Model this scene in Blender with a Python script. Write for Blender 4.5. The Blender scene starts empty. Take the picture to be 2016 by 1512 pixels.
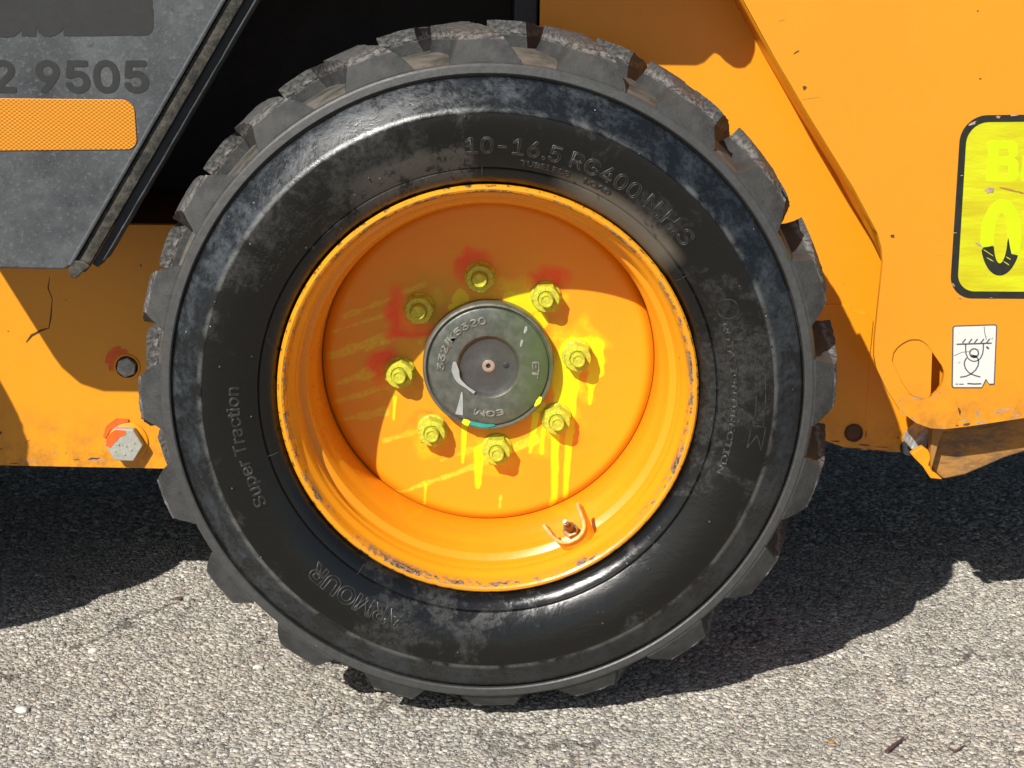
import bpy, bmesh, math, random
import numpy as np
from mathutils import Vector, noise
from mathutils.geometry import tessellate_polygon
R = math.radians
random.seed(4)
rng = np.random.default_rng(4)
sc = bpy.context.scene
C = sc.collection

# ---------------------------------------------------------------- camera
cam = bpy.data.cameras.new('camera'); camo = bpy.data.objects.new('camera', cam); C.objects.link(camo)
cam.sensor_width = 36.0; cam.lens = 36.0 * 3290 / 2016; cam.clip_start = 0.05; cam.clip_end = 400
camo.location = (0, -1.714, 0.840)
from mathutils import Matrix
camo.matrix_world = Matrix.Translation((0, -1.714, 0.840)) @ Matrix.Rotation(R(-0.84), 4, 'Z') @ Matrix.Rotation(R(90 - 14.52), 4, 'X') @ Matrix.Rotation(R(0.75), 4, 'Z')
sc.camera = camo
# ---------------------------------------------------------------- light
SUN = Vector((-0.615, -1.0, 0.915)).normalized()
w = bpy.data.worlds.new("World"); sc.world = w; w.use_nodes = True
nt = w.node_tree; nt.nodes.clear()
sky = nt.nodes.new('ShaderNodeTexSky'); sky.sky_type = 'NISHITA'; sky.sun_disc = False
sky.sun_elevation = math.asin(SUN.z); sky.sun_rotation = math.atan2(SUN.x, SUN.y) % (2 * math.pi)
bg = nt.nodes.new('ShaderNodeBackground'); bg.inputs[1].default_value = 0.064
wo = nt.nodes.new('ShaderNodeOutputWorld')
nt.links.new(sky.outputs[0], bg.inputs[0]); nt.links.new(bg.outputs[0], wo.inputs[0])
sl = bpy.data.lights.new('sun', 'SUN'); sl.energy = 4.6; sl.angle = R(0.5); sl.color = (1.0, 0.955, 0.88)
so = bpy.data.objects.new('sun', sl); C.objects.link(so); so.rotation_euler = SUN.to_track_quat('Z', 'Y').to_euler()
so.location = (-3, -5, 5)
sc.view_settings.view_transform = 'Standard'; sc.view_settings.look = 'None'
sc.view_settings.gamma = 1; sc.view_settings.use_curve_mapping = False; sc.view_settings.exposure = 0.18

# ---------------------------------------------------------------- node helper
class NT:
    def __init__(s, name):
        s.m = bpy.data.materials.new(name); s.m.use_nodes = True; s.t = s.m.node_tree; s.t.nodes.clear()
        s.out = s.n('ShaderNodeOutputMaterial'); s.b = s.n('ShaderNodeBsdfPrincipled'); s.l(s.b.outputs[0], s.out.inputs[0])
        s.tc = s.n('ShaderNodeTexCoord').outputs['Object']
    def n(s, k, **kw):
        x = s.t.nodes.new(k)
        for a, b in kw.items(): setattr(x, a, b)
        return x
    def l(s, a, b): s.t.links.new(a, b)
    def put(s, sock, v):
        if hasattr(v, 'is_output'): s.l(v, sock)
        else:
            if isinstance(v, tuple) and len(v) == 3 and sock.type == 'RGBA': v = v + (1,)
            sock.default_value = v
    def noise(s, scale, detail=6, rough=.6, vec=None, dist=0.0):
        x = s.n('ShaderNodeTexNoise'); x.inputs['Scale'].default_value = scale; x.inputs['Detail'].default_value = detail
        x.inputs['Roughness'].default_value = rough; x.inputs['Distortion'].default_value = dist
        s.l(vec or s.tc, x.inputs['Vector']); return x.outputs[0]
    def voro(s, scale, feat='F1', vec=None, out=0):
        x = s.n('ShaderNodeTexVoronoi', feature=feat); x.inputs['Scale'].default_value = scale
        s.l(vec or s.tc, x.inputs['Vector']); return x.outputs[out]
    def scale(s, v, vec=None):
        x = s.n('ShaderNodeMapping'); x.inputs['Scale'].default_value = v; s.l(vec or s.tc, x.inputs[0]); return x.outputs[0]
    def map(s, v, a, b, c=0., d=1., smooth=False):
        x = s.n('ShaderNodeMapRange'); s.put(x.inputs[0], v)
        if smooth: x.interpolation_type = 'SMOOTHSTEP'
        for i, q in enumerate((a, b, c, d)): x.inputs[i + 1].default_value = q
        return x.outputs[0]
    def math(s, op, a, b=0., c=0.):
        x = s.n('ShaderNodeMath', operation=op); s.put(x.inputs[0], a); s.put(x.inputs[1], b); s.put(x.inputs[2], c); return x.outputs[0]
    def mix(s, f, a, b):
        x = s.n('ShaderNodeMix', data_type='RGBA'); s.put(x.inputs[0], f); s.put(x.inputs[6], a); s.put(x.inputs[7], b); return x.outputs[2]
    def rad(s):
        x = s.n('ShaderNodeSeparateXYZ'); s.l(s.tc, x.inputs[0])
        return s.math('SQRT', s.math('ADD', s.math('MULTIPLY', x.outputs[0], x.outputs[0]), s.math('MULTIPLY', x.outputs[2], x.outputs[2]))), x.outputs
    def band(s, v, a, b, c, d):   # 0 below a, 1 between b and c, 0 above d
        return s.math('MULTIPLY', s.map(v, a, b), s.map(v, c, d, 1., 0.))
    def bump(s, h, st=.5, dist=.001, prev=None):
        x = s.n('ShaderNodeBump'); x.inputs['Strength'].default_value = st; x.inputs['Distance'].default_value = dist
        s.l(h, x.inputs['Height'])
        if prev: s.l(prev, x.inputs['Normal'])
        s.l(x.outputs[0], s.b.inputs['Normal']); return x.outputs[0]
    def set(s, col=None, rough=None, metal=None, coat=None, spec=None):
        for k, v in (('Base Color', col), ('Roughness', rough), ('Metallic', metal), ('Coat Weight', coat), ('Specular IOR Level', spec)):
            if v is not None: s.put(s.b.inputs[k], v)
        return s.m

def paint_mat(name, base, dirt=1.0, rough=.33, scratches=True, low_dirt=None):
    t = NT(name)
    n1 = t.noise(5, 5, .6); n2 = t.noise(60, 5, .7); n3 = t.noise(240, 3, .6)
    c = t.mix(t.map(n1, .35, .7, 0, .30), base, (base[0] * .93, base[1] * .84, base[2] * .8))
    c = t.mix(t.math('MULTIPLY', t.map(n2, .62, .78, 0, .25 * dirt), 1.0), c, (.35, .15, .03))
    if scratches:
        sv = t.n('ShaderNodeMapping'); sv.inputs['Rotation'].default_value = (0, R(35), 0); sv.inputs['Scale'].default_value = (14, 14, 190); t.l(t.tc, sv.inputs[0])
        s1 = t.noise(1, 3, .5, sv.outputs[0]); area = t.map(t.noise(9, 3, .5), .56, .66)
        c = t.mix(t.math('MULTIPLY', t.map(s1, .70, .73, 0, .55), area), c, (.30, .12, .03))
        d = t.map(t.voro(26), .035, .025); keep = t.map(t.noise(17, 1), .6, .62)
        c = t.mix(t.math('MULTIPLY', t.math('MULTIPLY', d, keep), .8), c, (.08, .035, .015))
    if low_dirt:
        z = t.n('ShaderNodeSeparateXYZ'); t.l(t.tc, z.inputs[0])
        f = t.math('MULTIPLY', t.map(z.outputs[2], low_dirt, low_dirt + .09, 1, 0), t.map(t.noise(38, 6, .75), .42, .66))
        c = t.mix(t.math('MULTIPLY', f, .75), c, (.16, .085, .04))
    t.bump(t.math('ADD', t.noise(35, 3), t.math('MULTIPLY', n3, .25)), .10, .002)
    return t.set(c, t.map(n2, .3, .8, rough - .05, rough + .2), coat=.15)

ORANGE = (.86, .345, .010)
M = {}
M['paint'] = paint_mat('orange_paint', ORANGE, low_dirt=.205)
M['panel_paint'] = paint_mat('yellow_orange_paint', (.80, .310, .014), .9, low_dirt=.285)
M['dirty_paint'] = paint_mat('scraped_paint', (.40, .20, .05), 1.6, .5)
def m_scraped():
    t = NT('mud_scraped_paint')
    sv = t.n('ShaderNodeMapping'); sv.inputs['Rotation'].default_value = (0, R(-18), 0); sv.inputs['Scale'].default_value = (13, 13, 42); t.l(t.tc, sv.inputs[0])
    a = t.noise(1.6, 8, .75, sv.outputs[0], .5)
    c = t.mix(t.map(a, .40, .56), (.17, .10, .05), (.44, .21, .045))
    c = t.mix(t.map(t.noise(60, 5, .7), .55, .7, 0, .6), c, (.16, .11, .075))
    t.bump(a, .6, .003); return t.set(c, .65)
M['mud'] = m_scraped()

def m_rim():
    t = NT('rim_paint'); r, xyz = t.rad()
    n = t.noise(150, 5, .7); big = t.noise(16, 4, .6)
    c = t.mix(t.map(t.noise(6, 4), .35, .7, 0, .35), ORANGE, (.80, .25, .008))
    chip = t.math('MULTIPLY', t.band(r, .2130, .2150, .2175, .2190), t.map(t.math('ADD', t.math('MULTIPLY', n, .55), t.math('MULTIPLY', big, .5)), .524, .540))
    c = t.mix(chip, c, t.mix(t.map(t.noise(300, 2), .45, .55), (.07, .045, .03), (.30, .22, .16)))
    edge = t.math('MULTIPLY', t.band(r, .2205, .2222, .23, .24), t.map(t.noise(120, 5, .7), .52, .60))
    c = t.mix(edge, c, (.10, .06, .03))
    d = t.math('MULTIPLY', t.map(t.voro(70), .10, .07), t.map(t.noise(25, 1), .66, .68))
    c = t.mix(d, c, (.14, .06, .03))
    t.bump(t.math('ADD', t.noise(40, 3), t.math('MULTIPLY', chip, -2.0)), .15, .001)
    return t.set(c, t.map(n, .3, .7, .24, .38), coat=.2)
M['rim'] = m_rim()

def m_disc():
    t = NT('wheel_disc_paint'); a = t.n('ShaderNodeAttribute', attribute_name='paint')
    n = t.noise(90, 5, .7)
    c = t.mix(t.map(t.noise(8, 4), .4, .7, 0, .2), a.outputs['Color'], (.70, .22, .01))
    t.bump(t.noise(70, 4), .12, .001)
    return t.set(c, t.map(n, .3, .7, .34, .5), coat=.03)
M['disc'] = m_disc()

def m_nut():
    t = NT('yellow_sprayed_steel'); n = t.noise(190, 5, .7)
    c = t.mix(t.map(n, .40, .62), (.60, .66, .03), (.46, .42, .06))
    c = t.mix(t.map(t.noise(420, 4, .7), .60, .68), c, (.20, .15, .05))
    t.bump(n, .35, .001); return t.set(c, .42)
M['nut'] = m_nut()

def m_tyre():
    t = NT('sidewall_rubber'); r, xyz = t.rad()
    fine = t.noise(150, 8, .8); med = t.noise(28, 6, .65, dist=.6); big = t.noise(6.5, 3, .5)
    patch = t.map(t.math('ADD', t.math('ADD', t.math('MULTIPLY', med, .5), t.math('MULTIPLY', big, .6)), t.math('MULTIPLY', fine, .12)), .625, .685)
    grain = t.map(fine, .38, .60, .08, 1.)
    dust = t.math('MULTIPLY', patch, grain)
    # the belt under the shoulder is scuffed; its blue grey also paints in a sky sheen
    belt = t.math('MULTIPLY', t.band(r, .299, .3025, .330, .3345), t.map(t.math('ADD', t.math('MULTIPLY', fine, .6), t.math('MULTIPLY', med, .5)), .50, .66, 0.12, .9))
    edge = t.math('MULTIPLY', t.band(r, .2985, .3005, .3025, .306), t.map(med, .42, .60, 0, .9))
    band = t.math('MULTIPLY', t.band(r, .3345, .336, .35, .352), t.map(fine, .2, .7, .45, 1))
    # dry dusty fan above the rim on the upper right, brown grey
    ang = t.math('ARCTAN2', xyz[2], xyz[0])
    fan = t.math('MULTIPLY', t.band(ang, .62, .72, 1.15, 1.32), t.band(r, .222, .224, .246, .256))
    fan = t.math('MULTIPLY', fan, t.map(t.noise(60, 6, .6, t.scale((1, 1, .3))), .36, .42))
    fan2 = t.math('MULTIPLY', t.band(ang, 1.62, 1.66, 2.05, 2.25), t.band(r, .222, .224, .262, .272))
    fan2 = t.math('MULTIPLY', fan2, t.map(t.math('ADD', t.math('MULTIPLY', med, .6), t.math('MULTIPLY', fine, .4)),   .45, .50, .05, .9))
    c = t.mix(t.math('MULTIPLY', dust, .46), (.0058, .0058, .0054), (.052, .053, .052))
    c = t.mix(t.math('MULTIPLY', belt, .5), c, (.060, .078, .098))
    c = t.mix(t.math('MULTIPLY', edge, .75), c, (.13, .13, .12))
    c = t.mix(band, c, (.075, .076, .074))
    c = t.mix(t.math('MULTIPLY', fan, .9), c, (.12, .105, .08))
    c = t.mix(t.math('MULTIPLY', fan2, .7), c, (.085, .078, .066))
    spk = t.math('MULTIPLY', t.map(t.voro(95), .09, .05), t.map(t.noise(41, 2), .60, .63))
    c = t.mix(spk, c, (.30, .29, .26))
    alld = t.math('MAXIMUM', t.math('MAXIMUM', dust, belt), t.math('MAXIMUM', fan, band))
    b1 = t.bump(fine, .22, .0010)
    t.bump(med, .22, .004, b1)
    return t.set(c, t.map(alld, 0, 1, .20, .50), spec=.55)
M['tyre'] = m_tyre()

def m_lug():
    t = NT('tread_rubber'); r, xyz = t.rad()
    fine = t.noise(150, 8, .8); med = t.noise(24, 5, .65); strk = t.noise(70, 5, .7, t.scale((1, .25, 1)))
    c = t.mix(t.map(med, .35, .65), (.026, .029, .031), (.060, .061, .060))
    c = t.mix(t.math('MULTIPLY', t.map(strk, .45, .65), .5), c, (.090, .088, .082))
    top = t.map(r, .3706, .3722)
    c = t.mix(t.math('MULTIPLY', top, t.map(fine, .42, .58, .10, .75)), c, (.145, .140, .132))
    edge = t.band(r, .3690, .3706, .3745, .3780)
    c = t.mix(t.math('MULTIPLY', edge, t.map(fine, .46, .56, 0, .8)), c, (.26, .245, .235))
    b1 = t.bump(fine, .9, .0024)
    t.bump(t.math('MULTIPLY', t.voro(190), top), .7, .002, b1)
    return t.set(c, .66, spec=.45)
M['lug'] = m_lug()
def m_groove():
    t = NT('dusty_tread_base'); fine = t.noise(120, 6, .7)
    c = t.mix(t.map(t.noise(25, 5), .35, .6), (.055, .051, .043), (.16, .148, .124))
    t.bump(fine, .5, .0015); return t.set(c, .8, spec=.3)
M['groove'] = m_groove()
def m_rubber_text():
    t = NT('raised_rubber'); fine = t.noise(160, 5, .7)
    c = t.mix(t.map(fine, .4, .7), (.016, .016, .015), (.055, .054, .05)); return t.set(c, t.map(fine, .3, .7, .28, .5))
M['rtext'] = m_rubber_text()

def m_cap():
    t = NT('hub_cap_metal'); r, xyz = t.rad()
    n = t.noise(75, 7, .72); m = t.noise(22, 5, .6)
    c = t.mix(t.map(n, .3, .7), (.085, .098, .084), (.180, .195, .172))
    g = t.math('MULTIPLY', t.map(t.math('ADD', xyz[0], t.math('MULTIPLY', m, .10)), .045, .12), .8)
    c = t.mix(g, c, (.10, .16, .05))
    rim = t.math('MULTIPLY', t.map(r, .068, .070), t.map(n, .35, .6, .2, 1))
    c = t.mix(rim, c, (.19, .19, .155))
    inner = t.map(r, .036, .033)
    c = t.mix(t.math('MULTIPLY', inner, .7), c, (.085, .080, .085))
    t.bump(n, .35, .0012)
    return t.set(c, t.map(n, .3, .7, .28, .48), metal=.35)
M['cap'] = m_cap()
M['cap_text'] = (lambda t: (t.set(t.mix(t.map(t.noise(150, 4), .4, .6), (.12, .13, .11), (.28, .29, .24)), .45, .2)))(NT('cap_lettering'))

def m_dark_panel():
    t = NT('faded_black_plastic')
    n = t.noise(9, 7, .72, dist=.5); f = t.noise(170, 5, .75); m = t.noise(36, 7, .8, dist=1.0)
    c = t.mix(t.map(n, .36, .62), (.036, .040, .046), (.090, .100, .108))
    c = t.mix(t.math('MULTIPLY', t.map(m, .46, .56), .5), c, (.050, .053, .058))
    c = t.mix(t.math('MULTIPLY', t.map(f, .54, .64), .6), c, (.135, .142, .145))
    c = t.mix(t.math('MULTIPLY', t.map(t.noise(95, 6, .8), .42, .36), .7), c, (.030, .032, .035))
    sv = t.n('ShaderNodeMapping'); sv.inputs['Rotation'].default_value = (0, R(-70), 0); sv.inputs['Scale'].default_value = (6, 6, 260); t.l(t.tc, sv.inputs[0])
    s = t.math('MULTIPLY', t.map(t.noise(1, 2, .5, sv.outputs[0]), .735, .75), t.map(t.noise(7, 2), .52, .6))
    c = t.mix(t.math('MULTIPLY', s, .8), c, (.34, .33, .30))
    t.bump(f, .4, .0012)
    return t.set(c, t.map(n, .35, .65, .42, .62))
M['dark'] = m_dark_panel()
def m_seal():
    t = NT('muddy_rubber_seal'); n = t.noise(85, 7, .75); m = t.noise(14, 4)
    c = t.mix(t.map(t.math('ADD', t.math('MULTIPLY', n, .7), t.math('MULTIPLY', m, .3)), .45, .66), (.018, .018, .016), (.12, .106, .082))
    t.bump(n, .7, .003); return t.set(c, .75)
M['seal'] = m_seal()
def flat(name, col, rough=.5, metal=0., var=.25, scale=60, bump=.2, spec=None):
    t = NT(name); n = t.noise(scale, 6, .7)
    c = t.mix(t.map(n, .35, .65), tuple(x * (1 - var) for x in col), tuple(min(1, x * (1 + var)) for x in col))
    t.bump(n, bump, .001); return t.set(c, rough, metal, spec=spec)
M['print'] = flat('dark_print', (.019, .020, .020), .55, var=.15)
M['black'] = flat('black_liner', (.030, .037, .048), .55, var=.4, scale=8)
M['brown'] = flat('dirty_dark_ledge', (.05, .022, .012), .6, scale=25)
M['black_vinyl'] = flat('black_vinyl', (.020, .022, .018), .42, var=.3)
M['steel'] = flat('zinc_bolt', (.43, .43, .38), .5, .15, var=.14, scale=120, bump=.35)
M['dull_steel'] = flat('dull_steel', (.40, .40, .38), .5, 0, var=.4, scale=120, bump=.4)
M['redspray'] = flat('orange_marker_paint', (.85, .13, .015), .5, var=.12, scale=80)
M['brass'] = flat('valve_brass', (.32, .17, .08), .38, .6, scale=150)
M['white_scrape'] = flat('grey_scrape', (.33, .37, .36), .5, var=.2)
M['teal'] = flat('teal_paint', (.03, .33, .26), .4)
M['yellow_smear'] = flat('yellow_smear', (.70, .78, .02), .45, var=.12)
M['paint_plain'] = flat('orange_enamel', ORANGE, .30, var=.08, scale=50, bump=.1)
M['worn'] = flat('worn_enamel', (.80, .55, .20), .22, var=.3, scale=120)
M['tan_grease'] = flat('tan_grease', (.33, .25, .20), .5)
M['primer'] = flat('bare_primer', (.42, .30, .24), .6, var=.3, scale=150)
M['crack'] = flat('crack_dark', (.10, .045, .02), .7)
M['wood'] = flat('twig_bark', (.11, .06, .055), .8, var=.5, scale=300, bump=.6)
def m_reflect():
    t = NT('reflective_honeycomb'); s = t.n('ShaderNodeSeparateXYZ'); t.l(t.tc, s.inputs[0])
    x = t.math('MULTIPLY', s.outputs[0], 2 * math.pi / .0108); z = t.math('MULTIPLY', s.outputs[2], 2 * math.pi / .0080)
    a = t.math('SINE', t.math('ADD', x, z)); b = t.math('SINE', t.math('SUBTRACT', x, z))
    h = t.math('MULTIPLY', t.math('ABSOLUTE', a), t.math('ABSOLUTE', b))
    c = t.mix(t.map(h, .12, .34), (.86, .37, .02), (.46, .15, .005))
    t.bump(h, .25, .0006); return t.set(c, .32, coat=.4)
M['reflect'] = m_reflect()
def m_yel():
    t = NT('yellow_label'); n = t.noise(14, 4, .5, t.scale((1, 1, 5))); f = t.noise(120, 5, .7)
    c = t.mix(t.map(n, .35, .65), (.58, .52, .010), (.66, .69, .010))
    c = t.mix(t.map(t.noise(40, 5, .75), .66, .72, 0, .7), c, (.45, .30, .10))
    t.bump(t.noise(30, 3, .5, t.scale((1, 1, 4))), .5, .0022); return t.set(c, .33, coat=.2)
M['ylabel'] = m_yel()
M['neon'] = flat('fluorescent_overspray', (.62, .95, .004), .4, var=.04, scale=30)
def m_white():
    t = NT('white_label'); n = t.noise(30, 5, .6)
    c = t.mix(t.map(n, .55, .75), (.72, .72, .68), (.60, .60, .56))
    c = t.mix(t.map(t.noise(210, 3), .68, .70), c, (.35, .33, .33)); t.bump(n, .15, .001); return t.set(c, .4)
M['wlabel'] = m_white()
M['ink'] = flat('grey_ink', (.085, .09, .10), .5, var=.1)

def m_ground():
    t = NT('worn_asphalt'); a = t.voro(210, out='Color'); d = t.voro(210); n = t.noise(6, 6, .6); f = t.noise(500, 3)
    sep = t.n('ShaderNodeSeparateColor'); t.l(a, sep.inputs[0])
    c = t.mix(sep.outputs[0], (.17, .155, .135), (.46, .43, .375))
    c = t.mix(t.map(n, .35, .65), c, (.28, .262, .23))
    c = t.mix(t.map(d, .45, .75, 0, .6), c, (.07, .06, .05))
    t.bump(d, .9, .003); return t.set(c, .85, spec=.3)
M['ground'] = m_ground()
def m_chips():
    t = NT('asphalt_aggregate'); a = t.n('ShaderNodeAttribute', attribute_name='tint'); n = t.noise(420, 4, .7)
    c = t.mix(t.map(n, .35, .7, 0, .35), a.outputs['Color'], (.30, .265, .22))
    c = t.mix(t.map(t.noise(4, 6, .7), .42, .66, 0, .32), c, (.25, .23, .195))
    c = t.mix(t.map(t.noise(11, 4, .6), .60, .70, 0, .35), c, (.12, .105, .09))
    wv = t.n('ShaderNodeVectorMath', operation='ADD'); nn = t.n('ShaderNodeTexNoise'); nn.inputs['Scale'].default_value = 14; nn.inputs['Detail'].default_value = 6; t.l(t.tc, nn.inputs[0])
    sc_ = t.n('ShaderNodeVectorMath', operation='SCALE'); sc_.inputs['Scale'].default_value = .16; t.l(nn.outputs['Color'], sc_.inputs[0]); t.l(t.tc, wv.inputs[0]); t.l(sc_.outputs[0], wv.inputs[1])
    ck = t.math('MULTIPLY', t.map(t.voro(2.7, 'DISTANCE_TO_EDGE', wv.outputs[0]), .012, .004), t.map(t.noise(6, 2), .50, .56))
    c = t.mix(t.math('MULTIPLY', ck, .75), c, (.07, .06, .05))
    t.bump(n, .5, .0008); return t.set(c, .75, spec=.35)
M['chips'] = m_chips()

# ---------------------------------------------------------------- object helpers
def link(name, me, mat, parent=None, loc=(0, 0, 0)):
    o = bpy.data.objects.new(name, me); C.objects.link(o); o.location = loc
    if mat is not None and not me.materials: me.materials.append(M[mat] if isinstance(mat, str) else mat)
    if parent: o.parent = parent
    return o
def fin(name, bm, mat, parent=None, loc=(0, 0, 0), smooth=None):
    bmesh.ops.recalc_face_normals(bm, faces=bm.faces)
    me = bpy.data.meshes.new(name); bm.to_mesh(me); bm.free()
    if smooth is not None:
        me.polygons.foreach_set('use_smooth', [True] * len(me.polygons)); me.set_sharp_from_angle(angle=R(smooth))
    return link(name, me, mat, parent, loc)
def bev(o, wd, seg=2, ang=35):
    m = o.modifiers.new('bevel', 'BEVEL'); m.width = wd; m.segments = seg; m.limit_method = 'ANGLE'; m.angle_limit = R(ang); m.harden_normals = False
    return o
def rounded(pts, default=0.0, n=8):
    out = []; N = len(pts)
    for i, p in enumerate(pts):
        r = p[2] if len(p) > 2 else default
        p = Vector(p[:2]); a = Vector(pts[i - 1][:2]); b = Vector(pts[(i + 1) % N][:2])
        if r <= 0: out.append(tuple(p)); continue
        u = (a - p).normalized(); v = (b - p).normalized(); th = u.angle(v)
        d = min(r / math.tan(th / 2), .49 * (a - p).length, .49 * (b - p).length); rr = d * math.tan(th / 2)
        c = p + (u + v).normalized() * (rr / math.sin(th / 2)); s = p + u * d; e = p + v * d
        a0 = math.atan2(*(s - c).yx); a1 = math.atan2(*(e - c).yx)
        da = (a1 - a0 + math.pi) % (2 * math.pi) - math.pi
        for k in range(n + 1):
            q = a0 + da * k / n; out.append((c.x + rr * math.cos(q), c.y + rr * math.sin(q)))
    return out
def prism_bm(outline, y0, y1, holes=()):
    bm = bmesh.new(); loops = [outline] + list(holes)
    flatp = [p for l in loops for p in l]
    F = [bm.verts.new((p[0], y0, p[1])) for p in flatp]; B = [bm.verts.new((p[0], y1, p[1])) for p in flatp]
    if holes:
        for tri in tessellate_polygon([[Vector((p[0], p[1], 0)) for p in l] for l in loops]):
            try: bm.faces.new([F[i] for i in tri]); bm.faces.new([B[i] for i in reversed(tri)])
            except ValueError: pass
    else: bm.faces.new(F); bm.faces.new(B[::-1])
    k = 0
    for l in loops:
        n = len(l)
        for i in range(n):
            j = (i + 1) % n; bm.faces.new((F[k + i], B[k + i], B[k + j], F[k + j]))
        k += n
    return bm
def prism(name, outline, y0, y1, mat, parent=None, holes=(), b=.0012, seg=2, **kw):
    o = fin(name, prism_bm(outline, y0, y1, holes), mat, parent, **kw)
    if b: bev(o, b, seg)
    return o
def circle(cx, cz, r, n=32, a0=0, sx=1, sz=1): return [(cx + sx * r * math.cos(a0 + 2 * math.pi * i / n), cz + sz * r * math.sin(a0 + 2 * math.pi * i / n)) for i in range(n)]
def lathe(name, prof, mat, parent=None, loc=(0, 0, 0), n=160, smooth=35, close=False):
    bm = bmesh.new(); rings = []
    for r, y in prof:
        rings.append([bm.verts.new((r * math.cos(2 * math.pi * i / n), y, r * math.sin(2 * math.pi * i / n))) for i in range(n)] if r > 1e-6 else [bm.verts.new((0, y, 0))])
    for a, b in zip(rings, rings[1:]):
        for i in range(n):
            j = (i + 1) % n
            if len(a) == 1: bm.faces.new((a[0], b[j], b[i]))
            elif len(b) == 1: bm.faces.new((a[i], a[j], b[0]))
            else: bm.faces.new((a[i], a[j], b[j], b[i]))
    return fin(name, bm, mat, parent, loc, smooth)
def tube_bm(bm, pts, rad, n=8, cap=True, squash=1.0):
    pts = [Vector(p) for p in pts]; rings = []
    rads = rad if isinstance(rad, (list, tuple)) else [rad] * len(pts)
    for i, p in enumerate(pts):
        t = (pts[min(i + 1, len(pts) - 1)] - pts[max(i - 1, 0)]).normalized()
        u = t.cross(Vector((0, 1, 0)));
        if u.length < 1e-4: u = t.cross(Vector((1, 0, 0)))
        u.normalize(); v = t.cross(u)
        rings.append([bm.verts.new(p + (u * math.cos(2 * math.pi * k / n) + v * squash * math.sin(2 * math.pi * k / n)) * rads[i]) for k in range(n)])
    for a, b in zip(rings, rings[1:]):
        for k in range(n): bm.faces.new((a[k], a[(k + 1) % n], b[(k + 1) % n], b[k]))
    if cap: bm.faces.new(rings[0][::-1]); bm.faces.new(rings[-1])
def ribbon_bm(bm, pts, wd, y0, th):
    """flat printed or painted line on a plate: a thin raised strip"""
    n = len(pts); L = []; 
    for i in range(n):
        a = Vector(pts[max(i - 1, 0)]); b = Vector(pts[min(i + 1, n - 1)]); t = (b - a).normalized(); nn = Vector((-t.y, t.x))
        ww = wd[i] if isinstance(wd, (list, tuple)) else wd; p = Vector(pts[i]); L.append((p + nn * ww / 2, p - nn * ww / 2))
    vs = [[bm.verts.new((q.x, y, q.y)) for q in pr for y in (y0 - th, y0)] for pr in L]
    for a, b in zip(vs, vs[1:]):
        for i, j in ((0, 2), (2, 3), (3, 1), (1, 0)): bm.faces.new((a[i], a[j], b[j], b[i]))
    bm.faces.new((vs[0][0], vs[0][1], vs[0][3], vs[0][2])); bm.faces.new((vs[-1][0], vs[-1][2], vs[-1][3], vs[-1][1]))
try:
    import os
    FONT = bpy.data.fonts.load(os.path.join(bpy.utils.resource_path('LOCAL'), 'datafiles', 'fonts', 'Inter.woff2'))
except Exception: FONT = None
def dens2(pts, k=5):
    P = [Vector(p) for p in pts]; out = []
    for i in range(len(P) - 1):
        p0 = P[max(i - 1, 0)]; p1 = P[i]; p2 = P[i + 1]; p3 = P[min(i + 2, len(P) - 1)]
        for j in range(k):
            t = j / k; out.append(tuple(.5 * ((2 * p1) + (-p0 + p2) * t + (2 * p0 - 5 * p1 + 4 * p2 - p3) * t * t + (-p0 + 3 * p1 - 3 * p2 + p3) * t ** 3)))
    out.append(tuple(P[-1])); return out
def interp_w(ws, k): return [ws[i // k] + (ws[min(i // k + 1, len(ws) - 1)] - ws[i // k]) * (i % k) / k for i in range((len(ws) - 1) * k + 1)]
def text_mesh(s, size, extrude=.0, bold=0., outline=False, bevel=0.):
    if outline: extrude = 0.
    cu = bpy.data.curves.new('t', 'FONT'); cu.body = s; cu.size = size; cu.font = FONT or cu.font; cu.align_x = 'CENTER'; cu.extrude = extrude; cu.offset = bold
    cu.bevel_depth = bevel; cu.fill_mode = 'NONE' if outline else 'BOTH'; cu.resolution_u = 4; cu.bevel_resolution = 1
    o = bpy.data.objects.new('t', cu); C.objects.link(o)
    me = bpy.data.meshes.new_from_object(o.evaluated_get(bpy.context.evaluated_depsgraph_get()))
    bpy.data.objects.remove(o); bpy.data.curves.remove(cu)
    return me
def flat_text(name, s, x, z, size, y, mat, parent, bold=0., ex=.0004, wx=1.0, rot=0):
    src = text_mesh(s, size, 0); bm = bmesh.new()
    for k, (ox, oz) in enumerate(((0, 0), (bold, 0), (-bold, 0), (0, bold), (0, -bold), (bold * .7, bold * .7), (-bold * .7, bold * .7), (bold * .7, -bold * .7), (-bold * .7, -bold * .7)) if bold else ((0, 0),)):
        vs = [bm.verts.new((x + (v.co.x * wx + ox), y - ex - k * .00003, z + v.co.y + oz)) for v in src.vertices]
        for p in src.polygons: bm.faces.new([vs[i] for i in p.vertices])
    me = bpy.data.meshes.new(name); bm.to_mesh(me); bm.free()
    return link(name, me, mat, parent)

# ---------------------------------------------------------------- ground
bm = bmesh.new()
S = 60.
for q in ((-S, -S), (S, -S), (S, S), (-S, S)): bm.verts.new((q[0], q[1], 0))
bm.faces.new(bm.verts); g = fin('ground', bm, 'ground'); g['kind'] = 'structure'

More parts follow.
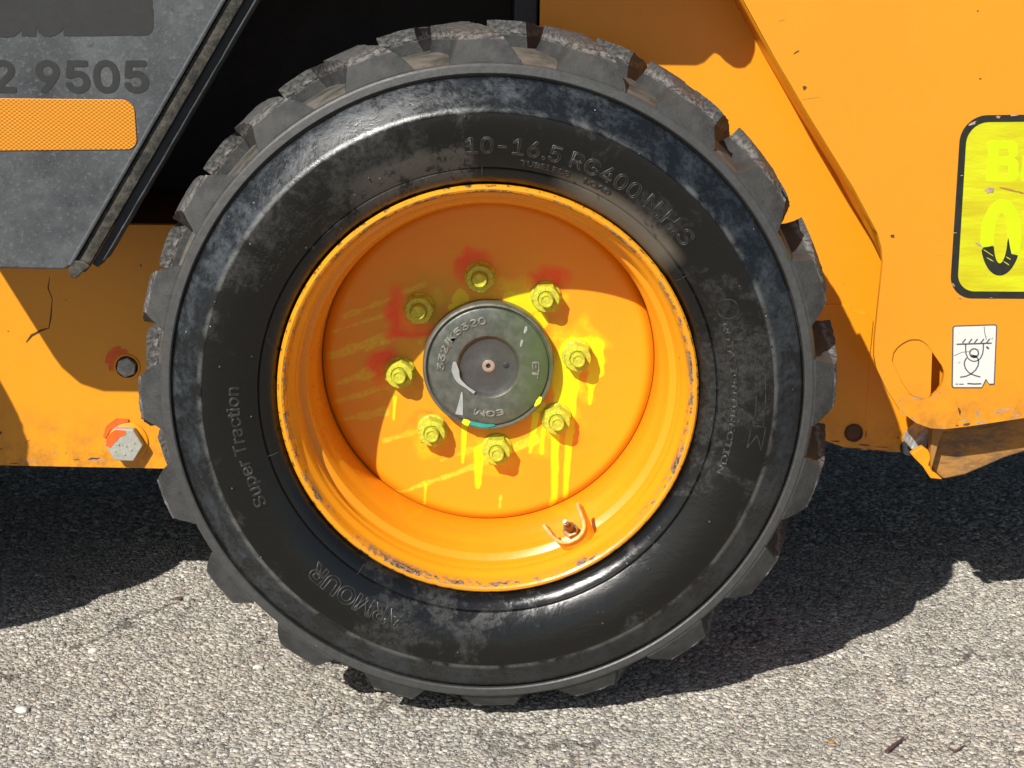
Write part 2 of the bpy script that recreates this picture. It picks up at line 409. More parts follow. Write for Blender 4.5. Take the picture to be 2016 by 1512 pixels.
def scatter(name, x0, x1, y0, y1, step, rmin, rmax, keep=1.0, k=5, zup=.24):
    nx = int((x1 - x0) / step); ny = int((y1 - y0) / step)
    gx, gy = np.meshgrid(np.arange(nx), np.arange(ny)); gx = gx.ravel() * step + x0; gy = gy.ravel() * step + y0
    gx = gx + rng.uniform(-.55, .55, gx.size) * step; gy = gy + rng.uniform(-.55, .55, gy.size) * step
    # only where a camera near the photographer's looks
    half = (gy + 1.714) * .33 + .22; ok = (np.abs(gx) < half) & (rng.random(gx.size) < keep); gx = gx[ok]; gy = gy[ok]; n = gx.size
    r = rmin + (rmax - rmin) * rng.random(n) ** 1.9
    asp = rng.uniform(.6, 1.0, n); th = rng.uniform(0, 6.28, n); hh = r * rng.uniform(.07, zup, n)
    top = rng.uniform(.55, .92, n); tx = rng.normal(0, .20, n); ty = rng.normal(0, .20, n)
    V = np.zeros((n, 2 * k, 3))
    for i in range(k):
        a = 2 * math.pi * i / k + rng.uniform(-.35, .35, n); q = rng.uniform(.62, 1.25, n)
        lx = np.cos(a) * r * q; ly = np.sin(a) * r * q * asp
        for lev, (sc_, z) in enumerate(((1.0, -.0006 + 0 * hh), (top, hh))):
            ux, uy = lx * sc_, ly * sc_; X = gx + ux * np.cos(th) - uy * np.sin(th); Y = gy + ux * np.sin(th) + uy * np.cos(th)
            V[:, lev * k + i, 0] = X; V[:, lev * k + i, 1] = Y
            V[:, lev * k + i, 2] = z + (tx * (X - gx) + ty * (Y - gy)) * lev + .0002
    base = (np.arange(n) * 2 * k)[:, None]
    quads = np.stack([np.array([i, (i + 1) % k, k + (i + 1) % k, k + i]) for i in range(k)])
    Q = (base[:, :, None] + quads[None]).reshape(-1, 4); Tp = base + np.arange(k, 2 * k)[None]
    me = bpy.data.meshes.new(name); me.vertices.add(n * 2 * k); me.vertices.foreach_set('co', V.ravel())
    nl = Q.size + Tp.size; me.loops.add(nl); me.loops.foreach_set('vertex_index', np.concatenate([Q.ravel(), Tp.ravel()]))
    me.polygons.add(len(Q) + n)
    me.polygons.foreach_set('loop_start', np.concatenate([np.arange(len(Q)) * 4, Q.size + np.arange(n) * k]))
    pal = np.array([(.58, .545, .475), (.50, .47, .41), (.68, .645, .57), (.38, .36, .32), (.54, .48, .38), (.60, .58, .53), (.15, .145, .14), (.36, .27, .22), (.32, .33, .31), (.80, .78, .74)])
    pid = rng.choice(len(pal), n, p=[.25, .21, .17, .13, .085, .065, .035, .012, .035, .008]); col = pal[pid] * rng.uniform(.68, 1.22, (n, 1))
    at = me.color_attributes.new('tint', 'FLOAT_COLOR', 'POINT')
    cc = np.ones((n, 2 * k, 4)); cc[:, :, :3] = col[:, None, :]; at.data.foreach_set('color', cc.ravel())
    me.update(calc_edges=True); me.validate()
    o = link(name, me, 'chips'); o['kind'] = 'stuff'; o['label'] = 'pale grey and beige stone chips worn proud of the asphalt'; o['category'] = 'gravel'
    return o
scatter('asphalt_gravel', -1.3, 1.3, -.38, .60, .0035, .0012, .0056)
scatter('asphalt_gravel_far', -1.5, 1.5, .60, 1.9, .0075, .003, .0075)['label'] = 'darker stone chips of the asphalt in shade beneath the machine'

# ---------------------------------------------------------------- the machine
AX = (0, 0, .384)
loader = bpy.data.objects.new('skid_steer_loader', None); C.objects.link(loader); loader.location = (0, 0, 0)
loader['label'] = 'orange loader with a black chunky tyre and yellow-sprayed wheel nuts, standing on pale asphalt'; loader['category'] = 'loader'

# -- tyre
PROF = [(.2300, .030), (.2270, .012), (.2250, .0055), (.2256, .0020), (.229, -.004), (.236, -.0095), (.2405, -.0112), (.2418, -.0098), (.2432, -.0118),
        (.249, -.0152), (.260, -.0200), (.272, -.0236), (.284, -.0256), (.294, -.0262), (.2985, -.0258), (.3000, -.0244), (.3030, -.0236), (.3060, -.0215), (.316, -.0152), (.326, -.0085),
        (.3325, -.0030), (.3338, .0010), (.3350, .0012), (.3358, -.0030), (.3372, -.0042), (.3440, -.0032), (.3462, -.0018), (.3476, .0020), (.3500, .0080), (.3518, .0180), (.3545, .0400), (.3568, .0700), (.3575, .1050)]
_r = [p[0] for p in PROF]; _y = [p[1] for p in PROF]
def front(r): return float(np.interp(r, _r, _y))
def make_tyre(x0):
    prof = PROF + [(r, .210 - y) for r, y in PROF[-2::-1]]
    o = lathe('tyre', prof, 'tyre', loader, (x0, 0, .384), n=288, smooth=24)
    o.data.materials.append(M['groove'])
    for p in o.data.polygons:
        c = p.center; rr = math.hypot(c.x, c.z)
        if rr > .3478 and -.01 < c.y < .22: p.material_index = 1
    return o
def lug_mesh(seed, side):
    """one shoulder lug; side 0 = camera side, 1 = far side. Centred on angle 0 at its shoulder end"""
    NT_ = 22
    Ys = [-.0018, .0005, .0030, .0060, .0095, .0132, .0142, .0155, .0175, .0205, .025, .031] + [.031 + .063 * (i / 13) for i in range(1, 14)]
    ro = lambda y: float(np.interp(y, [-.0018, .003, .0085, .0132, .0142, .0155, .025, .04, .065, .105], [.3480, .3560, .3640, .3706, .3718, .3724, .3752, .3785, .3820, .3852]))
    ri = lambda y: float(np.interp(y, [-.0018, .002, .008, .018, .04, .07, .105], [.3445, .3450, .346, .346, .347, .348, .3485]))
    bm = bmesh.new(); rows = []
    for i, y in enumerate(Ys):
        s = min(1, max(0, (y - .002) / .100)); sh = 6.2 * s ** 1.1
        s2 = min(1, max(0, (y - .010) / .030)) ** .8; wb = 6.0 * (1 - s2) + 4.4 * s2; wt = 3.7 * (1 - s2) + 3.1 * s2
        hw = lambda r: wb + (wt - wb) * min(1, max(0, (r - .348) / (.3710 - .348)))
        R0, R1 = ri(y), ro(y); pts = []
        for j in range(5):
            r = R0 + (R1 - R0) * j / 4; pts.append((sh + hw(r), r))
        w1 = hw(R1)
        for j in range(1, NT_ - 1): pts.append((sh + w1 - 2 * w1 * j / (NT_ - 1), R1))
        for j in range(4, -1, -1):
            r = R0 + (R1 - R0) * j / 4; pts.append((sh - hw(r), r))
        row = []
        for k, (a, r) in enumerate(pts):
            e = min(abs(k - 4), abs(k - (len(pts) - 5))); ontop = 4 <= k <= len(pts) - 5
            am = (1.0 if ontop else .12) * (1.0 if y > .0135 else .10)
            near_edge = 1.0 if (.0138 < y < .026) else (.7 if e <= 1 and y > .0135 else .25)
            P3 = Vector((a * .9, y * 150, seed * 7.3))
            tear = (noise.fractal(P3, .7, 2.1, 4) * .0011 * near_edge + noise.noise(P3 * .25) * .0008) * am
            chunk = max(0, noise.noise(Vector((a * .42 + 9, y * 60, seed * 3.1))) - .12) * .008 * (1 if ontop and y > .0135 else 0) * near_edge
            rr = r + tear - chunk; aa = R(a + noise.noise(P3 * .3 + Vector((5, 5, 5))) * .18 * (1 if ontop else .4)); Y = y + noise.noise(P3 * .4 + Vector((3, 1, 2))) * (.0009 if y > .0135 else .0002)
            if side: Y = .210 - Y
            row.append(bm.verts.new((rr * math.cos(aa), Y, rr * math.sin(aa))))
        rows.append(row)
    for a, b in zip(rows, rows[1:]):
        for k in range(len(a) - 1): bm.faces.new((a[k], a[k + 1], b[k + 1], b[k]))
    bm.faces.new(rows[0][::-1]); bm.faces.new(rows[-1])
    bmesh.ops.triangulate(bm, faces=[f for f in bm.faces if len(f.verts) > 4])
    bmesh.ops.recalc_face_normals(bm, faces=bm.faces)
    me = bpy.data.meshes.new('tread_lug'); bm.to_mesh(me); bm.free(); me.materials.append(M['lug'])
    me.polygons.foreach_set('use_smooth', [True] * len(me.polygons)); me.set_sharp_from_angle(angle=R(24))
    return me
LUGS = [[lug_mesh(s + 10 * side, side) for s in range(6)] for side in (0, 1)]
def add_lugs(tyre, n=20):
    for side in (0, 1):
        for k in range(n):
            o = bpy.data.objects.new('tread_lug', LUGS[side][(k * 5 + k // 3) % 6]); C.objects.link(o); o.parent = tyre
            a = 91 - 18 * k - (9.0 if side else 0)
            o.rotation_euler = (0, -R(a), 0)
            dz = abs((a + 90 + 180) % 360 - 180)
            if dz < 34: f = 1 - .017 * math.cos(R(dz * 90 / 34)); o.scale = (f, 1, f)   # pressed up by the load
tyre = make_tyre(0); add_lugs(tyre)

# moulded lettering on the sidewall
def atext(s, deg, r, size, span, mat='rtext', parent=None, fr=None, name='raised_lettering', h=.0007, bold=0., line=0.):
    me = text_mesh(s, size, h, bold, bool(line), line or .0005); xs = [v.co.x for v in me.vertices]; w0 = max(xs) - min(xs); k = R(span) * r / w0; mid = (max(xs) + min(xs)) / 2
    F = fr or front; bl = min(size * .05, .001)
    for v in me.vertices:
        a = R(deg) - (v.co.x - mid) * k / r; rr = r + v.co.y; v.co = Vector((rr * math.cos(a), F(rr) - v.co.z, rr * math.sin(a)))
    return link(name, me, mat, parent or tyre)
atext('10-16.5 RG400 N.H.S', 67.5, .2580, .0320, 56, line=.0008)
atext('TUBELESS', 77, .2475, .0105, 12, h=.0004); atext('LOAD', 64, .2475, .0105, 7, h=.0004)
atext('Super Traction', 192, .2610, .0245, 29)
atext('ARMOUR', 238, .2580, .0330, 26, bold=.0008, line=.00075)
atext('ROTATION DIRECTION', 0.5, .2560, .0120, 37, h=.0005)
# arrow moulded beside it
for pts in ([(-5.0, -.0048), (7.0, -.0048), (6.2, -.0092), (11.6, .0), (6.2, .0092), (7.0, .0048), (-5.0, .0048)], [(-10.0, -.0075), (-7.0, .0), (-10.0, .0075)], [(-10.0, -.0075), (-5.0, -.0075), (-5.0, .0075), (-10.0, .0075)]):
    bm = bmesh.new(); P3 = []
    for (d0, r0), (d1, r1) in zip(pts, pts[1:]):
        for i in range(6): t = i / 6; P3.append((d0 + (d1 - d0) * t, .2860 + r0 + (r1 - r0) * t))
    P3.append((pts[-1][0], .2860 + pts[-1][1]))
    tube_bm(bm, [Vector((r * math.cos(R(a)), front(r) - .0001, r * math.sin(R(a)))) for a, r in P3], .0008, 6); fin('moulded_arrow', bm, 'rtext', tyre)
# two rings of the load mark, and the ring beside the brand word
for deg, r0, rr in ((22, .2670, .0105), (254, .2780, .0062), (16, .2700, .0070)):
    bm = bmesh.new(); q = []
    for i in range(25):
        a = 2 * math.pi * i / 24; r = r0 + rr * math.sin(a); q.append(Vector((r * math.cos(R(deg) + rr * math.cos(a) / r0), front(r) - .0001, r * math.sin(R(deg) + rr * math.cos(a) / r0))))
    tube_bm(bm, q, .0006, 6, cap=False); fin('moulded_ring', bm, 'rtext', tyre)
# block of tiny raised warning lines, too worn to read
bm = bmesh.new()
for row in range(6):
    a = 128 + row * .3
    while a < 156 - row * .8:
        ln = random.uniform(.25, .9); r = .2830 - row * .0050
        if random.random() < .8:
            q = [Vector((rr * math.cos(R(aa)), front(rr) - .0001, rr * math.sin(R(aa)))) for aa, rr in ((a, r - .0014), (a + ln * .4, r + .0013), (a + ln, r - .0004 * random.random()))]
            tube_bm(bm, q, .00042, 4)
        a += ln + .25
o = fin('raised_small_print', bm, 'rtext', tyre); o['kind'] = 'stuff'
# moulded vent stubs and small seams near the bead
bm = bmesh.new()
for deg, r in ((200, .287), (216, .298), (173, .281), (331, .272), (297, .279), (228, .268), (118, .262), (140, .246), (60, .300), (264, .285), (12, .300), (345, .262), (95, .296), (313, .256), (160, .300), (185, .250)):
    c = Vector((r * math.cos(R(deg)), front(r), r * math.sin(R(deg))))
    tube_bm(bm, [c + Vector((0, .001, 0)), c + Vector((0, -.0022, 0)), c + Vector((0, -.0026, 0))], [.0013, .0011, .0004], 8)
fin('vent_stub', bm, 'rtext', tyre)['kind'] = 'stuff'
for deg in (3, 33, 283, 262, 235, 196, 318, 92, 112):
    bm = bmesh.new(); pts = []
    for i in range(9):
        r = .2255 + .0175 * i / 8; pts.append(Vector((r * math.cos(R(deg)), front(r) - .0002, r * math.sin(R(deg)))))
    tube_bm(bm, pts, .0006, 6); fin('mould_seam', bm, 'rtext', tyre)

# -- rim
DY = .142
RP = [(.2050, .034), (.2120, .020), (.2205, .011), (.2232, .0075), (.2240, .0035), (.2236, .0002), (.2218, -.0018), (.2192, -.0022), (.2170, -.0008), (.2156, .0022), (.2146, .0070), (.2135, .0130),
      (.2118, .0175), (.2085, .0205), (.2072, .0240), (.2068, .0440), (.2050, .0480), (.2010, .0505), (.1980, .0530), (.1962, .0580), (.1955, .0700), (.1935, .0800), (.1915, .0860), (.1910, .1000), (.1905, .1150), (.1905, .1400), (.1905, .1560), (.1905, .2050), (.214, .2100), (.2235, .2120), (.2140, .2080)]
def make_rim(x0): return lathe('wheel_rim', RP, 'rim', loader, (x0, 0, .384), n=256, smooth=28)
rim = make_rim(0)
# painted wheel disc, with the spray paint and drips as its own colour
DP = [['olive', -0.0736, 0.0631, 0.0741, 0.0449, 0.38], ['olive', -0.0914, -0.0099, 0.0763, 0.0741, 0.25], ['olive', -0.0648, 0.0812, 0.0337, 0.0269, 0.4], ['streak', -0.1642, 0.052, -0.0736, 0.0901, 0.00202, 0.00292, 0.3], ['streak', -0.1777, 0.0349, -0.1311, 0.0501, 0.00135, 0.00202, 0.3], ['streak', -0.1311, 0.0501, -0.0912, 0.0629, 0.00202, 0.00225, 0.3], ['streak', -0.1792, 0.0064, -0.0935, 0.038, 0.00382, 0.00629, 0.34], ['streak', -0.1402, 0.0136, -0.1046, 0.0277, 0.00202, 0.00225, 0.32], ['streak', -0.1741, -0.0269, -0.1315, -0.0103, 0.0009, 0.00741, 0.34], ['streak', -0.1315, -0.0103, -0.1226, -0.0079, 0.00741, 0.00449, 0.3], ['streak', -0.1777, -0.0489, -0.1183, -0.0298, 0.00157, 0.00382, 0.28], ['streak', -0.1702, -0.0698, -0.1185, -0.0588, 0.00157, 0.00561, 0.3], ['streak', -0.1452, -0.0405, -0.125, -0.0333, 0.00157, 0.00157, 0.22], ['streak', -0.1187, -0.0939, -0.0826, -0.0818, 0.0018, 0.00269, 0.35], ['streak', -0.1055, -0.1589, -0.0081, -0.1211, 0.00157, 0.00382, 0.42], ['streak', -0.0081, -0.1211, 0.0549, -0.0899, 0.00337, 0.00561, 0.45], ['streak', -0.0533, -0.1168, 0.003, -0.0951, 0.00157, 0.00269, 0.25], ['streak', -0.0736, 0.0291, -0.078, 0.0245, 0.00337, 0.00337, 0.2], ['red', -0.0147, 0.1097, 0.0213, 0.0191, 1.0], ['red', -0.0264, 0.1085, 0.0123, 0.0191, 0.9], ['red', 0.064, 0.0938, 0.0225, 0.0168, 1.0], ['red', -0.1034, 0.0504, 0.0135, 0.0269, 1.0], ['red', -0.0913, 0.0369, 0.0269, 0.0112, 1.0], ['red', -0.1045, 0.0651, 0.0101, 0.0225, 0.8], ['red', -0.1203, -0.001, 0.018, 0.0168, 1.0], ['red', -0.1216, -0.0194, 0.0101, 0.0157, 0.5], ['red', -0.0669, -0.0711, 0.0213, 0.0157, 0.55], ['red', -0.0871, -0.0818, 0.0112, 0.0135, 0.3], ['red', 0.1118, -0.0172, 0.0112, 0.0112, 0.5], ['red', 0.0699, -0.05, 0.0135, 0.0135, 0.35], ['red', 0.0032, -0.1163, 0.0157, 0.0135, 0.3], ['red', 0.091, -0.0896, 0.0202, 0.0135, 0.25], ['yel', 0.0368, 0.0733, 0.0382, 0.0247, 0.55], ['yel', 0.0955, 0.0126, 0.0337, 0.0337, 0.6], ['yel', 0.0099, -0.1092, 0.0269, 0.0247, 0.4], ['yel', 0.0792, -0.0662, 0.0247, 0.0247, 0.45], ['yel', -0.0669, -0.0863, 0.0247, 0.0225, 0.35], ['yel', -0.1049, -0.0193, 0.0202, 0.018, 0.35], ['yel', -0.0824, 0.063, 0.0247, 0.0225, 0.3], ['yel', -0.0098, 0.0975, 0.0247, 0.0225, 0.3], ['yel', 0.0655, 0.0736, 0.0202, 0.0202, 0.5], ['yel', 0.1004, -0.0057, 0.0247, 0.0337, 0.5], ['yel', 0.0617, -0.0922, 0.0202, 0.018, 0.25], ['blob', -0.0317, 0.0737, 0.0103, 0.0139, 0.75], ['blob', -0.0393, 0.0635, 0.009, 0.0058, 0.9], ['blob', 0.0434, 0.0711, 0.0269, 0.0117, 0.85], ['blob', 0.0592, 0.0509, 0.009, 0.0112, 0.9], ['blob', 0.0257, 0.0765, 0.0135, 0.0067, 0.7], ['blob', 0.0944, 0.0137, 0.0168, 0.0175, 0.9], ['blob', 0.1225, 0.0037, 0.0108, 0.0281, 0.8], ['blob', 0.113, 0.0264, 0.0112, 0.0079, 0.6], ['blob', 0.0872, -0.0174, 0.0135, 0.0247, 0.9], ['blob', 0.1186, -0.0194, 0.0072, 0.0112, 0.8], ['blob', -0.0081, -0.1093, 0.0067, 0.009, 0.8], ['blob', 0.0768, -0.0593, 0.009, 0.0112, 0.5], ['blob', 0.0587, -0.0501, 0.009, 0.0067, 0.85], ['drip', -0.1072, -0.0424, -0.1087, -0.068, 0.00247, 0.00157, 0.95], ['drip', -0.0269, -0.0742, -0.0291, -0.1194, 0.00382, 0.00135, 0.95], ['drip', -0.01, -0.1046, -0.011, -0.1437, 0.00606, 0.00382, 0.85], ['drip', -0.0106, -0.1437, -0.0112, -0.1485, 0.00382, 0.00292, 0.9], ['drip', -0.0719, -0.1467, -0.0732, -0.1713, 0.0018, 0.00135, 0.9], ['drip', 0.0915, -0.0058, 0.0903, -0.0568, 0.01347, 0.01066, 0.92], ['drip', 0.0903, -0.0568, 0.0953, -0.0801, 0.00898, 0.00561, 0.9], ['drip', 0.0778, -0.0862, 0.0784, -0.1632, 0.00494, 0.00382, 1.0], ['drip', 0.0779, -0.1633, 0.0753, -0.1717, 0.00382, 0.00269, 0.95], ['drip', 0.0944, -0.0801, 0.0911, -0.1607, 0.00404, 0.00292, 1.0], ['drip', 0.0555, -0.0618, 0.0492, -0.1064, 0.00449, 0.0018, 0.95], ['drip', 0.0641, -0.0781, 0.0626, -0.1068, 0.00269, 0.00202, 0.95], ['drip', 0.1187, -0.024, 0.117, -0.0472, 0.00404, 0.00157, 0.95], ['drip', 0.082, -0.0336, 0.0772, -0.0546, 0.00449, 0.00337, 0.9], ['drip', 0.1245, 0.0128, 0.1278, -0.0101, 0.00674, 0.00561, 0.6], ['streak', 0.015, -0.1602, 0.0147, -0.1739, 0.00202, 0.00135, 0.6]]
def disc_mesh(plain=False):
    nr, na = (200, 720)
    rs = np.concatenate([np.linspace(.020, .176, nr - 12), .176 + .0134 * np.sin(np.linspace(.1, math.pi / 2, 12))])
    ys = DY + np.where(rs < .176, 0, .0070 * np.clip((rs - .176) / .0132, 0, 1) ** 2.6)
    a = np.arange(na) * 2 * math.pi / na
    X = rs[:, None] * np.cos(a); Z = rs[:, None] * np.sin(a); Y = np.repeat(ys[:, None], na, 1)
    V = np.stack([X, Y, Z], -1).reshape(-1, 3)
    i = np.arange(nr - 1)[:, None] * na; j = np.arange(na)[None]; j2 = (j + 1) % na
    Q = np.stack([i + j, i + na + j, i + na + j2, i + j2], -1).reshape(-1, 4)
    me = bpy.data.meshes.new('wheel_disc'); me.vertices.add(len(V)); me.vertices.foreach_set('co', V.ravel())
    me.loops.add(Q.size); me.loops.foreach_set('vertex_index', Q.ravel()); me.polygons.add(len(Q)); me.polygons.foreach_set('loop_start', np.arange(len(Q)) * 4)
    me.update(calc_edges=True)
    me.polygons.foreach_set('use_smooth', [True] * len(Q))
    x = V[:, 0]; z = V[:, 2]
    col = np.tile(np.array([.86, .345, .009]), (len(V), 1))
    wob = np.array([noise.noise(Vector((p[0] * 60, p[2] * 60, 3))) for p in V[::1]]) if True else 0
    fin_ = np.array([noise.noise(Vector((p[0] * 260, p[2] * 260, 8))) for p in V])
    def put(mask, c):
        m = np.clip(mask, 0, 1)[:, None]; col[:] = col * (1 - m) + np.array(c) * m
    def soft(cx, cz, rx, rz, pw=1.0, rough=.35):
        d = np.sqrt(((x - cx) / rx) ** 2 + ((z - cz) / rz) ** 2) + wob * rough; return np.clip(1.25 - d, 0, 1) ** pw
    def cap(x0, z0, x1, z1, w0, w1, edge=.0009, jit=.001):
        dx, dz = x1 - x0, z1 - z0; L2 = dx * dx + dz * dz; t = np.clip(((x - x0) * dx + (z - z0) * dz) / L2, 0, 1)
        d = np.hypot(x - x0 - t * dx, z - z0 - t * dz) + wob * jit; ww = w0 + (w1 - w0) * t
        return np.clip((ww - d) / edge + .5, 0, 1)
    RED = (1.0, .10, .010); YEL = (.86, .80, .004); OLV = (.52, .36, .015)
    for kind, *q in DP:
        if kind == 'olive': put(soft(*q[:4], 1.0) * q[4], OLV)
        elif kind == 'red': put(np.clip(soft(*q[:4], 1.0, .5) * 2.1, 0, 1) * q[4] * (.9 + .3 * fin_), RED)
        elif kind == 'yel': put(np.clip(soft(*q[:4], .8, .8) * q[4] * (1 + .6 * fin_), 0, 1), YEL)
        elif kind == 'blob': put(np.clip((1 - (np.sqrt(((x - q[0]) / q[2]) ** 2 + ((z - q[1]) / q[3]) ** 2) + wob * .5)) * 8, 0, 1) * q[4], YEL)
        elif kind == 'drip': put(cap(*q[:6]) * q[6], YEL)
        elif kind == 'streak': put(cap(*q[:6], edge=.0012, jit=.0035) * min(1, q[6] * 1.9) * (.8 + .7 * fin_), (.82, .70, .04))
    # faint rings of dirt round the studs
    at = me.color_attributes.new('paint', 'FLOAT_COLOR', 'POINT')
    cc = np.ones((len(V), 4)); cc[:, :3] = np.clip(col, 0, 1); at.data.foreach_set('color', cc.ravel())
    return me
dm = disc_mesh(); disc = link('wheel_disc', dm, 'disc', rim)
# backing of the disc
lathe('disc_back', [(0.0, DY + .012), (.1905, DY + .012)], 'paint_plain', rim, n=64)

def hexa(r, a0=0): return [(r * math.cos(a0 + i * math.pi / 3), r * math.sin(a0 + i * math.pi / 3)) for i in range(6)]
def nut_mesh(rot):
    bm = bmesh.new(); n = 24
    def ring(r, y, hexr=None):
        vs = []
        for i in range(n):
            a = 2 * math.pi * i / n + rot
            rr = r
            if hexr:
                aa = ((a - rot + math.pi / 6) % (math.pi / 3)) - math.pi / 6; rr = min(r, hexr * math.cos(math.pi / 6) / math.cos(aa))
            vs.append(bm.verts.new((rr * math.cos(a), y, rr * math.sin(a))))
        return vs
    H = .0158
    rings = [ring(.0178, -.0), ring(.0176, -.0022), ring(.0166, -.0034), ring(.0172, -.0036, .0172), ring(.0172, -.0178, .0172), ring(.0146, -.0205, .0172), ring(.0098, -.0210), ring(.0092, -.0190), ring(.0084, -.0190), ring(.0082, -.0292), ring(.0070, -.0308), ring(.0056, -.0306), ring(.0050, -.0296), ring(.0022, -.0296)]
    for a, b in zip(rings, rings[1:]):
        for i in range(n): bm.faces.new((a[i], a[(i + 1) % n], b[(i + 1) % n], b[i]))
    bm.faces.new(rings[-1])
    bmesh.ops.recalc_face_normals(bm, faces=bm.faces)
    me = bpy.data.meshes.new('wheel_nut'); bm.to_mesh(me); bm.free(); me.materials.append(M['nut'])
    me.polygons.foreach_set('use_smooth', [True] * len(me.polygons)); me.set_sharp_from_angle(angle=R(28)); return me
NM = [nut_mesh(R(a)) for a in (12, 33, 51)]
NUT_A = [96.0 + 45 * k for k in range(8)]
def add_nuts(rm):
    for k, a in enumerate(NUT_A):
        o = bpy.data.objects.new('wheel_nut', NM[k % 3]); C.objects.link(o); o.parent = rm
        o.location = (.1016 * math.cos(R(a)), DY, .1016 * math.sin(R(a)))
add_nuts(rim)

# -- hub cap
CP = [(0.0, DY - .0130), (.0022, -.0130 + DY), (.0024, DY - .0150), (.0060, DY - .0152), (.0090, DY - .0140), (.0280, DY - .0142), (.0320, DY - .0152), (.0345, DY - .0185), (.0365, DY - .0200), (.0500, DY - .0204), (.0660, DY - .0204), (.0676, DY - .0196), (.0684, DY - .0175), (.0694, DY - .0172), (.0700, DY - .0198), (.0712, DY - .0212), (.0732, DY - .0205), (.0745, DY - .0180), (.0748, DY - .0120), (.0748, DY + .001)]
cap_o = lathe('hub_cap', CP, 'cap', rim, n=128, smooth=30)
cfront = lambda r: DY - .0204
ch = lathe('centre_hole', [(0, DY - .0131), (.0023, DY - .0131)], 'black', cap_o, n=16); ch.name = 'vent_hole'
ch.parent = rim
cft = lambda r: DY - .0206
def ctext(s, deg, r, size, span): return atext(s, deg, r, size, span, 'cap_text', cap_o, cft, 'cast_lettering', .0004)
lathe('hole_ring', [(.0026, DY - .0149), (.0032, DY - .0156), (.0060, DY - .0157), (.0072, DY - .0150)], 'tan_grease', cap_o, n=32)
lathe('grease_spot', [(0, DY - .0150), (.0030, DY - .0150), (.0036, DY - .0146)], 'black', cap_o, (.0200, 0, .0010), n=20)
ctext('332/K5320', 139, .0500, .0150, 92); ctext('ET', -3, .0500, .0150, 21); ctext('EGM', 271, .0515, .0125, 36)
for mat, pts, ws, yy in (('white_scrape', [(-.0385, .0060), (-.0375, -.0040), (-.0340, -.0150), (-.0245, -.0235), (-.0155, -.0300)], [.0030, .0085, .0055, .0028, .0036], DY - .0208),
                    ('white_scrape', [(-.0300, -.0290), (-.0310, -.0420), (-.0330, -.0560)], [.0010, .0050, .0090], DY - .0208),
                    ('teal', [(-.0200, -.0655), (-.0050, -.0686), (.0080, -.0680)], [.0045, .0048, .0015], DY - .0212),
                    ('yellow_smear', [(-.0290, -.0630), (-.0245, -.0650), (-.0210, -.0665)], [.0050, .0075, .0060], DY - .0213),
                    ('yellow_smear', [(.0530, -.0450), (.0570, -.0400), (.0600, -.0340)], [.0020, .0060, .0030], DY - .0210),
                    ('white_scrape', [(.0360, .0240), (.0370, .0290), (.0380, .0320)], [.0015, .0030, .0020], DY - .0206), ('white_scrape', [(.0400, .0400), (.0415, .0440), (.0420, .0480)], [.0020, .0036, .0020], DY - .0206)):
    bm = bmesh.new(); ribbon_bm(bm, dens2(pts), interp_w(ws, 5), yy, .0003); fin('scrape_mark' if mat != 'teal' else 'teal_smear', bm, mat, cap_o)

# -- ring joint, valve and valve guard
bm = bmesh.new()
G0 = [(0.0988, -0.1278), (0.1007, -0.1343), (0.1036, -0.1419), (0.106, -0.1495), (0.1065, -0.1565), (0.103, -0.1643), (0.0968, -0.1694), (0.0887, -0.1727), (0.0803, -0.1721), (0.0729, -0.1669), (0.0677, -0.1604), (0.062, -0.1528)]
U = Vector((G0[0][0], 0, G0[0][1]))
outd = Vector((.115, 0, -.165)).normalized()
th = .0020
def dens(pts, k=4):
    P = [Vector((p[0], 0, p[1])) for p in pts]; out = []
    for i in range(len(P) - 1):
        p0 = P[max(i - 1, 0)]; p1 = P[i]; p2 = P[i + 1]; p3 = P[min(i + 2, len(P) - 1)]
        for j in range(k):
            t = j / k; out.append(.5 * ((2 * p1) + (-p0 + p2) * t + (2 * p0 - 5 * p1 + 4 * p2 - p3) * t * t + (-p0 + 3 * p1 - 3 * p2 + p3) * t ** 3))
    out.append(P[-1]); return out
gp = dens(G0); rows = []
for i, p in enumerate(gp):
    t = (gp[min(i + 1, len(gp) - 1)] - gp[max(i - 1, 0)]).normalized(); nn = Vector((-t.z, 0, t.x))
    a = p + Vector((0, .022, 0)); q = i / (len(gp) - 1); dpt = .010 + .014 * math.sin(math.pi * q)
    b = a + outd * dpt * .9 + Vector((0, .012, 0))
    rows.append([bm.verts.new(v) for v in (a + nn * th, a - nn * th, b - nn * th, b + nn * th)])
for a, b in zip(rows, rows[1:]):
    for k in range(4): bm.faces.new((a[k], a[(k + 1) % 4], b[(k + 1) % 4], b[k]))
bm.faces.new(rows[0]); bm.faces.new(rows[-1][::-1])
bev(fin('valve_guard', bm, 'paint_plain', rim, smooth=40), .0004, 1)
bm = bmesh.new(); tube_bm(bm, [p + Vector((0, .0215, 0)) for p in gp], .0022, 8); fin('guard_rim', bm, 'worn', rim, smooth=60)
V0 = [(0.0862, -0.1511), (0.0951, -0.1714)]
vb = Vector((V0[1][0], .052, V0[1][1])); vt = Vector((V0[0][0], .026, V0[0][1])); d = (vt - vb)
bm = bmesh.new(); tube_bm(bm, [vb, vb + d * .28, vb + d * .30, vb + d * .72, vb + d * .74, vb + d], [.0088, .0088, .0056, .0048, .0034, .0034], 6)
vs = fin('valve_stem', bm, 'brass', rim)
bm = bmesh.new(); tube_bm(bm, [vb + d * .98, vb + d * 1.10], [.0022, .0022], 10); fin('valve_tip', bm, 'steel', rim)

# ---------------------------------------------------------------- body
B = .283
def mesh_part(name, bm, mat, parent=None, **kw): return fin(name, bm, mat, parent or loader, **kw)
